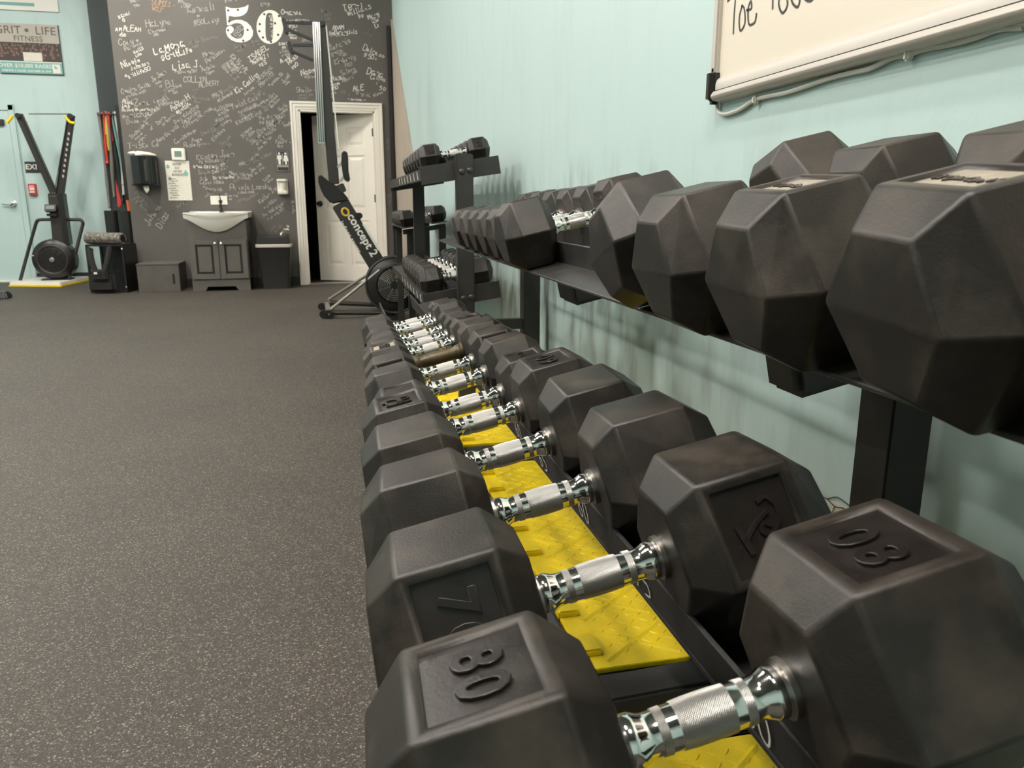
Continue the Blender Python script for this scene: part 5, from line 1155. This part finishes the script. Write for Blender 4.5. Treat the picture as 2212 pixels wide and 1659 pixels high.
# ================================================================== ski machine
def ski():
    Y0 = 10.40
    p = lambda u, v, y=Y0: at(u, v, 'y', y)
    t = thing('ski_machine', 'black standing ski machine with two angled arms and yellow handles by the teal wall', 'ski machine', (0, 0, 0))
    # floor stand
    A = at(21, 619, 'z', 0.0); B = at(131, 620, 'z', 0.0); Cc = at(199, 606, 'z', 0.0); D = A + (Cc - B)
    poly = [(q.x, q.y) for q in (A, B, Cc, D)]
    MB().prism(poly, (0, 0, 0.004), (1, 0, 0), (0, 1, 0), 0.05).build('floor_stand', M['white_plastic'], t, bevel=0.008)
    for q, r in ((A, B), (B, Cc)):
        d = (r - q).normalized(); nn = Vector((d.y, -d.x, 0))
        MB().bar(q + nn * 0.006 + Vector((0, 0, 0.012)), r + nn * 0.006 + Vector((0, 0, 0.012)), 0.012, 0.02).build('yellow_edge', M['yellow'], t)
    # bent tube frame
    pts = [p(42, 612, Y0 - 0.05), p(60, 545, Y0), p(77, 485, Y0), p(81, 478, Y0), p(90, 474.5, Y0), p(165, 474.5, Y0), p(175, 476, Y0), p(179, 482, Y0), p(176, 496, Y0), p(147, 611, Y0 - 0.1)]
    MB().tube(smooth_path(pts, 4), 0.019, 10).build('tube_frame', M['dark_metal'], t, True)
    for q in (pts[0], pts[-1]): MB().lathe([(-0.02, 0.03), (0.01, 0.03)], q, (0, 0, 1), 12).build('frame_foot', M['grey_metal'], t)
    # column and arms
    c0, c1 = p(134, 528), p(123, 418)
    MB().bar(c0, c1, 0.17, 0.11, (0, -1, 0)).build('column', M['dark_metal'], t, bevel=0.008)
    MB().bar(c0 + Vector((0.075, -0.01, 0)), c1 + Vector((0.055, -0.01, 0)), 0.06, 0.14, (0, -1, 0)).build('column_side', M['black_plastic'], t, bevel=0.004)
    for (u0, v0), (u1, v1), nm in (((118, 420), (41, 247), 'arm'), ((130, 424), (154, 248), 'arm')):
        q, r = p(u0, v0), p(u1, v1, Y0 - 0.05)
        MB().bar(q, r, 0.075, 0.06, (0, -1, 0)).build(nm, M['dark_metal'], t, bevel=0.006)
        s = 1 if u1 < 100 else -1
        MB().bar(q + Vector((0.034 * s, -0.028, 0.02)), r + Vector((0.03 * s, -0.028, -0.02)), 0.012, 0.03, (0, -1, 0)).build('arm_edge', M['black_plastic'], t)
        MB().lathe([(-0.02, 0.03), (0.02, 0.03)], r + Vector((0, -0.035, -0.02)), (0, 1, 0), 14).build('pulley', M['black_plastic'], t, True)
    mb = MB(); r = (p(154, 248, Y0 - 0.05) - p(130, 424)); 
    for k in range(9):
        q = p(130, 424) + r * (0.25 + 0.065 * k) + Vector((0.012, -0.034, 0)); mb.box(q, (0.018, 0.002, 0.03))
    mb.build('arm_print', M['poster_grey'], t)['kind'] = 'stuff'
    MB().tube([p(62, 246, Y0 - 0.05), p(150, 246, Y0 - 0.05)], 0.009, 6).build('top_bar', M['grey_metal'], t)
    for q, r in ((p(34, 252), p(22, 267)), (p(147, 254), p(157, 266)), (p(157, 266), p(167, 268))):
        MB().tube([q + Vector((0, -0.09, 0)), r + Vector((0, -0.09, 0))], 0.017, 10).build('handle', M['yellow'], t, True)
    MB().tube([p(145, 258, Y0 - 0.05), p(119, 405, Y0 - 0.07)], 0.004, 6).build('pull_cord', M['dark_metal'], t)
    for k, (u, v) in enumerate(((111, 417), (117, 417), (122, 417), (112, 424), (118, 424), (122, 424))):
        MB().lathe([(0, 0.007), (0.004, 0.006)], p(u, v) + Vector((0, -0.062, 0)), (0, -1, 0), 8).build('bolt', M['grey_metal'], t)
    # monitor
    q = p(116, 450) + Vector((0, -0.10, 0))
    m = MB().box(q, (0.125, 0.05, 0.085), Euler((math.radians(-20), 0, 0)).to_matrix()).build('monitor', M['black_plastic'], t, bevel=0.006)
    MB().box(q + Vector((0.0, -0.026, 0.012)), (0.095, 0.004, 0.045), Euler((math.radians(-20), 0, 0)).to_matrix()).build('screen', M['screen'], m)
    for k in (-1, 0, 1): MB().lathe([(0, 0.008), (0.004, 0.007)], q + Vector((k * 0.03, -0.02, -0.03)), (0, -1, -0.3), 8).build('button', M['white_plastic'], m)
    MB().box(q + Vector((0.005, 0.01, -0.075)), (0.11, 0.06, 0.03)).build('monitor_bracket', M['black_plastic'], t, bevel=0.004)
    # flywheel
    f = p(123, 559); f.y = Y0 - 0.06; f.z = max(f.z, 0.29)
    MB().lathe([(-0.11, 0.12), (-0.10, 0.19), (-0.06, 0.235), (0.06, 0.242), (0.12, 0.20), (0.125, 0.12)], f, (0, 1, 0), 40).build('flywheel_housing', M['black_plastic'], t, True)
    MB().tube([f + Vector((0.165 * math.cos(a), -0.10, 0.165 * math.sin(a))) for a in [2 * math.pi * k / 40 for k in range(40)]], 0.016, 8, True).build('housing_ring', M['dark_metal'], t, True)
    mb = MB()
    for rr in (0.05, 0.075, 0.10, 0.125, 0.148): mb.tube([f + Vector((rr * math.cos(a), -0.118, rr * math.sin(a))) for a in [2 * math.pi * k / 30 for k in range(30)]], 0.002, 4, True)
    for k in range(12): a = math.pi * k / 6; mb.tube([f + Vector((0.02 * math.cos(a), -0.116, 0.02 * math.sin(a))), f + Vector((0.155 * math.cos(a), -0.114, 0.155 * math.sin(a)))], 0.0022, 4)
    mb.build('fan_grille', M['dark_metal'], t)['kind'] = 'stuff'
    MB().lathe([(0, 0.03), (0.012, 0.028), (0.018, 0.012)], f + Vector((0, -0.11, 0)), (0, -1, 0), 16).build('hub', M['grey_metal'], t, True)
    MB().box(f + Vector((-0.205, -0.085, 0.05)), (0.07, 0.004, 0.014)).build('housing_mark', M['poster_grey'], t)
    MB().boxmm((f.x - 0.16, f.y - 0.08, 0.052), (f.x + 0.16, f.y + 0.1, 0.07)).build('foot_base', M['black_plastic'], t, bevel=0.004)
ski()

# ================================================================== rowing machine standing on end
def rower():
    Y0 = 6.75
    p = lambda u, v, y=Y0: at(u, v, 'y', y)
    t = thing('rowing_machine', 'black rowing machine stored upright on its end behind the racks', 'rowing machine', (0, 0, 0))
    # flywheel cage
    f = p(850, 618); R = 0.243
    f.z = R + 0.03
    MB().lathe([(-0.12, 0.09), (-0.115, 0.15), (-0.10, R - 0.015), (-0.085, R), (-0.05, R), (-0.03, R - 0.02), (0.05, R - 0.02), (0.07, R - 0.005), (0.11, R - 0.005), (0.13, 0.15)], f, (0, 1, 0), 48).build('flywheel_housing', M['black_plastic'], t, True)
    MB().tube([f + Vector(((R - 0.006) * math.cos(a), -0.098, (R - 0.006) * math.sin(a))) for a in [2 * math.pi * k / 48 for k in range(48)]], 0.010, 8, True).build('housing_rim', M['dark_metal'], t, True)
    mb = MB()
    for rr in (0.045, 0.06, 0.075, 0.09, 0.105, 0.12, 0.135): mb.tube([f + Vector((rr * math.cos(a), -0.127, rr * math.sin(a))) for a in [2 * math.pi * k / 32 for k in range(32)]], 0.0022, 4, True)
    for k in range(8): a = math.pi * k / 4 + 0.3; mb.tube([f + Vector((0.03 * math.cos(a), -0.126, 0.03 * math.sin(a))), f + Vector((0.145 * math.cos(a), -0.122, 0.145 * math.sin(a)))], 0.0025, 4)
    mb.build('fan_grille', M['grey_metal'], t)['kind'] = 'stuff'
    MB().tube([f + Vector((0.15 * math.cos(a), -0.119, 0.15 * math.sin(a))) for a in [2 * math.pi * k / 40 for k in range(40)]], 0.007, 6, True).build('grille_ring', M['black_gloss'], t, True)
    # main frame with the maker's lettering
    a0 = (p(716, 441) + p(752, 435)) / 2; a1 = (p(790, 566) + p(826, 556)) / 2; d = (a1 - a0).normalized(); nrm = Vector((-d.z, 0, d.x)) ; nrm = nrm if nrm.x > 0 else -nrm
    MB().bar(a0, a1 + d * 0.08, 0.150, 0.10, (0, -1, 0)).build('main_frame', M['dark_metal'], t, bevel=0.008)
    yf = Y0 - 0.052
    def onframe(u, v): q = p(u, v, yf); return q
    lx = d; ly = nrm
    c = onframe(783, 508); place_mesh('lettering', font_mesh('concept 2', 0.098, 0.0012, M['white_plastic'], 1.0, 0, 0.002), c, lx, ly, t)
    c = onframe(763, 516) - d * 0.0; place_mesh('lettering', font_mesh('indoor rower', 0.050, 0.0012, M['white_plastic'], 1.05, 0, 0.001), onframe(757, 512), lx, ly, t)
    c = onframe(746, 458)
    MB().tube([c + Vector((0, -0.002, 0)) + (d * math.cos(a) * 0.032 + nrm * math.sin(a) * 0.026) for a in [2 * math.pi * k / 20 for k in range(20)]], 0.009, 6, True).build('emblem', M['gold'], t, True)
    # handle chain tube beside the frame
    MB().tube([p(783, 484, Y0 - 0.03), p(818, 540, Y0 - 0.03)], 0.016, 10).build('chain_tube', M['white_plastic'], t, True)
    MB().box(p(775, 466, Y0 - 0.04), (0.06, 0.06, 0.05)).build('chain_guide', M['black_plastic'], t, bevel=0.01)
    # joint cover and foot plates
    cov = [(690, 375), (686, 388), (692, 408), (700, 424), (716, 441), (754, 433), (752, 428), (732, 404), (714, 394)]
    q = [p(u, v, Y0 - 0.065) for u, v in cov]
    MB().prism([(a.x, a.z) for a in q], (0, Y0 + 0.065, 0), UX, UZ, 0.13).build('joint_cover', M['fabric'], t, True, 0.012, 2)
    fp = [(738, 327), (750, 327), (752, 342), (753, 370), (757, 392), (746, 393), (741, 380), (737, 352)]
    for dy in (-0.09, 0.06):
        q = [p(u, v, Y0 + dy) for u, v in fp]
        pl = MB().prism([(a.x, a.z) for a in q], (0, Y0 + dy + 0.05, 0), UX, UZ, 0.09).build('foot_plate', M['black_plastic'], t, False, 0.01)
        MB().bar(p(729, 362, Y0 + dy), p(742, 348, Y0 + dy), 0.02, 0.02, (0, -1, 0)).build('foot_bracket', M['silver'], pl)
        MB().bar(p(735, 392, Y0 + dy), p(746, 378, Y0 + dy), 0.02, 0.02, (0, -1, 0)).build('foot_bracket', M['silver'], pl)
    MB().bar(p(730, 410), p(745, 404), 0.07, 0.11, (0, -1, 0)).build('hinge_block', M['dark_metal'], t, bevel=0.006)
    # upright monorail: dark beam with a bright stainless track on its left
    b0, b1 = p(722, 398), p(690, 51)
    MB().bar(b0, b1, 0.085, 0.05, (0, -1, 0)).build('monorail', M['dark_metal'], t, bevel=0.006)
    sx = Vector((-0.052, 0, 0))
    mb = MB()
    MB().bar(p(700, 312) + Vector((-0.02, -0.02, 0)), b1 + Vector((-0.025, -0.02, 0)), 0.055, 0.075, (0, -1, 0)).build('seat_track', M['silver'], t, bevel=0.004)
    for k in (-1, 0, 1): MB().bar(p(700, 308) + Vector((-0.02 + 0.016 * k, -0.060, 0)), b1 + Vector((-0.025 + 0.016 * k, -0.060, 0)), 0.006, 0.006, (0, -1, 0)).build('track_groove', M['dark_metal'], t)
    MB().bar(b0 + Vector((0.050, -0.012, 0.28)), b1 + Vector((0.050, -0.012, 0)), 0.010, 0.03, (0, -1, 0)).build('rail_edge', M['white_plastic'], t)
    # rear legs near the top
    for (u0, v0), (u1, v1) in (((697, 50), (616, 49)), ((676, 87), (618, 62)), ((678, 98), (632, 98)), ((678, 131), (632, 112))):
        MB().bar(p(u0, v0), p(u1, v1), 0.022, 0.03, (0, -1, 0)).build('rear_leg', M['black_plastic'], t, bevel=0.003)
    for (u0, v0), (u1, v1) in (((612, 40), (620, 74)), ((623, 90), (632, 118))):
        MB().bar(p(u0, v0), p(u1, v1), 0.032, 0.07, (0, -1, 0)).build('foot_cap', M['black_plastic'], t, bevel=0.008)
    MB().bar(p(694, 48), p(699, 58), 0.05, 0.09, (0, -1, 0)).build('rail_end', M['black_plastic'], t, bevel=0.006)
    # front legs and feet on the floor
    fa, fb = at(702, 640, 'z', 0.06), at(711, 680, 'z', 0.03)
    fa = Vector((fb.x - 0.02, fb.y + 0.52, 0.05))
    MB().bar(fa, fb + Vector((0, 0, 0.02)), 0.04, 0.05).build('foot_bar', M['grey_metal'], t, bevel=0.006)
    for q in (fa, fb):
        MB().box(q + Vector((0, 0, 0.035 - q.z + 0.001)), (0.075, 0.09, 0.07)).build('rubber_foot', M['black_plastic'], t, bevel=0.014)
        MB().lathe([(-0.012, 0.035), (0.012, 0.035)], q + Vector((-0.045, 0, 0.037 - q.z)), (0, 1, 0), 14).build('caster', M['black_plastic'], t, True)
        MB().lathe([(0, 0.01), (0.005, 0.008)], Vector((q.x, q.y - 0.046, 0.04)), (0, -1, 0), 8).build('bolt', M['silver'], t)
    for dy, q in ((0.10, fa), (-0.10, fb)):
        MB().tube([q + Vector((0.02, 0, 0.05)), Vector((f.x - 0.12, Y0 + dy, f.z + 0.13))], 0.013, 8).build('strut', M['grey_metal'], t, True)
        MB().tube([q + Vector((0.03, 0, 0.02)), Vector((f.x, q.y, 0.03))], 0.022, 10).build('front_leg', M['dark_metal'], t, True)
    MB().boxmm((f.x - 0.15, Y0 - 0.32, 0.0), (f.x + 0.15, Y0 + 0.5, 0.012)).build('base_plate', M['black_plastic'], t)
    MB().bar(f + Vector((0.02, -0.15, 0.10)), f + Vector((0.14, -0.15, -0.02)), 0.06, 0.02, (0, -1, 0)).build('side_bracket', M['grey_metal'], t, bevel=0.006)
    MB().bar(f + Vector((0.16, -0.15, 0.04)), f + Vector((0.17, -0.15, -0.22)), 0.10, 0.025, (0, -1, 0)).build('stand_leg', M['black_plastic'], t, bevel=0.01)
    MB().lathe([(0, 0.012), (0.006, 0.01)], f + Vector((0.165, -0.164, -0.01)), (0, -1, 0), 10).build('bolt', M['silver'], t)
rower()

# ================================================================== whiteboard with its cable
def whiteboard():
    Xb = X_WALL
    q = at(1545, 205, 'x', Xb - 0.012); y1 = q.y; z0 = at(1560, 196, 'x', Xb - 0.012).z
    z0 = 1.186; y0 = -0.55; z1 = 2.30
    t = thing('whiteboard', 'white marker board in an aluminium frame on the teal wall above the dumbbells', 'whiteboard', (Xb, 0, 0))
    MB().boxmm((-0.012, y0, z0), (-0.001, y1, z1)).build('board', M['white_board'], t)
    MB().boxmm((-0.022, y1 - 0.012, z0 + 0.012), (0, y1 + 0.010, z1)).build('frame_side', M['alu'], t, bevel=0.004)
    MB().prism([(0.0, z0 - 0.0125), (-0.021, z0 - 0.0125), (-0.021, z0 + 0.002), (-0.018, z0 + 0.010), (-0.012, z0 + 0.0145), (0.0, z0 + 0.0145)], (0, y0, 0), (1, 0, 0), (0, 0, 1), -(y1 - 0.004 - y0)).build('frame_bottom', M['alu'], t, True)
    MB().boxmm((-0.0228, y0, z0 - 0.0128), (-0.004, y1 - 0.013, z0 - 0.0108)).build('tray_joint', M['sign_black'], t)
    MB().prism([(0.0, z0 - 0.034), (-0.024, z0 - 0.030), (-0.030, z0 - 0.022), (-0.024, z0 - 0.0125), (0.0, z0 - 0.0125)], (0, y0, 0), (1, 0, 0), (0, 0, 1), -(y1 - 0.012 - y0)).build('tray', M['alu'], t, True, 0.001, 1)
    MB().boxmm((-0.032, y1 - 0.016, z0 - 0.036), (0, y1 + 0.013, z0 + 0.034)).build('corner_cap', M['black_plastic'], t, bevel=0.010, seg=3)
    # marker writing, seen from its lower half
    mb = MB(); uy = Vector((0, 0, 1)); ux = Vector((0, -1, 0)); o = Vector((-0.0125, y1, z0)); nz = Vector((-1, 0, 0))
    def W(u, v): r = at(u, v, 'x', Xb - 0.0125); return (-(r.y - y1), r.z - z0)
    strokes = [[(1572, 2), (1588, -12), (1620, -30)], [(1590, -20), (1586, 30), (1584, 72)], [(1603, 12), (1597, 38), (1599, 66), (1609, 50), (1608, 20), (1603, 12)], [(1613, 22), (1623, 18), (1622, 2), (1616, 20), (1618, 52), (1630, 48), (1634, 30)],
               [(1655, -40), (1668, -10), (1669, 18)], [(1690, -20), (1682, 6), (1690, 28), (1701, 10), (1697, -20)], [(1706, -20), (1712, 6), (1724, 14), (1730, -16)], [(1745, -20), (1738, -4), (1750, 2), (1760, -8)]]
    for s in strokes: ribbon(mb, [W(*p) for p in s], 0.0042, o, ux, uy, nz, 0.0004, 5)
    mb.build('marker_writing', M['sign_black'], t)
    # white cable sagging along the underside
    pts = [(1549, 215), (1550, 236), (1556, 245), (1572, 246), (1600, 236), (1628, 217), (1660, 208), (1700, 200), (1740, 187), (1790, 170), (1840, 157), (1880, 148), (1930, 124), (1962, 118), (2000, 105), (2060, 94), (2110, 80), (2160, 62), (2212, 58), (2260, 40)]
    q = [at(u, v, 'x', Xb - 0.006) for u, v in pts] + [Vector((Xb - 0.006, 0.3, 1.13)), Vector((Xb - 0.006, -0.4, 1.12))]
    c = MB().tube(smooth_path(q, 4), 0.0042, 8).build('wall_cable', M['white_cable'], None, True); tag(c, 'thin white cable running along the wall under the whiteboard', 'cable')
    for u, v in ((1633, 216), (1963, 119)):
        r = at(u, v, 'x', Xb - 0.008); MB().box(r, (0.014, 0.010, 0.016)).build('cable_clip', M['white_plastic'], c, bevel=0.003)
whiteboard()
o = MB().prism([(-p.y, p.z) for p in [at(u, v, 'x', X_WALL) for u, v in ((1764, 1062), (1786, 1080), (1812, 1086), (1834, 1100), (1846, 1128), (1800, 1136), (1770, 1128), (1752, 1100))]], (X_WALL - 0.0012, 0, 0), (0, -1, 0), (0, 0, 1), -0.001).build('paint_chip', M['paper'], wall_right)
mb = MB()
for st in (((1770, 1070), (1790, 1078), (1806, 1094), (1826, 1098), (1840, 1112)), ((1806, 1094), (1800, 1112), (1812, 1128)), ((1790, 1078), (1812, 1074), (1838, 1092))):
    ribbon(mb, [(-at(u, v, 'x', X_WALL).y, at(u, v, 'x', X_WALL).z) for u, v in st], 0.0018, (X_WALL - 0.0024, 0, 0), Vector((0, -1, 0)), Vector((0, 0, 1)), Vector((-1, 0, 0)), 0.0003, 3)
mb.build('crack_line', M['sign_black'], wall_right)
# dark cord and plug at the right edge, down by the wall
c = MB().tube(smooth_path([at(2165, 1240, 'x', 0.775), at(2185, 1268, 'x', 0.77), at(2205, 1285, 'x', 0.765), at(2240, 1290, 'x', 0.765), at(2290, 1330, 'x', 0.77)], 5), 0.0055, 8).build('cord', M['black_plastic'], None, True); tag(c, 'black cord against the wall at the right edge', 'cord')
p0 = at(2196, 1315, 'x', 0.765); p1 = at(2250, 1420, 'x', 0.765)
t = thing('wall_hook', 'chrome hook with a brass collar low on the wall at the right edge', 'hook', (0, 0, 0))
MB().tube([p0, p1], 0.012, 12).build('hook_bar', M['chrome'], t, True)
MB().tube([p0 + (p0 - p1) * 0.25, p0], 0.009, 12).build('brass_collar', M['gold'], t, True)
MB().tube([p0 + Vector((0, 0, -0.03)), Vector((X_WALL, p0.y, p0.z - 0.03))], 0.008, 10).build('wall_mount', M['chrome'], t, True)
MB().tube([p1 , Vector((X_WALL, p1.y, p1.z))], 0.008, 10).build('wall_mount', M['chrome'], t, True)
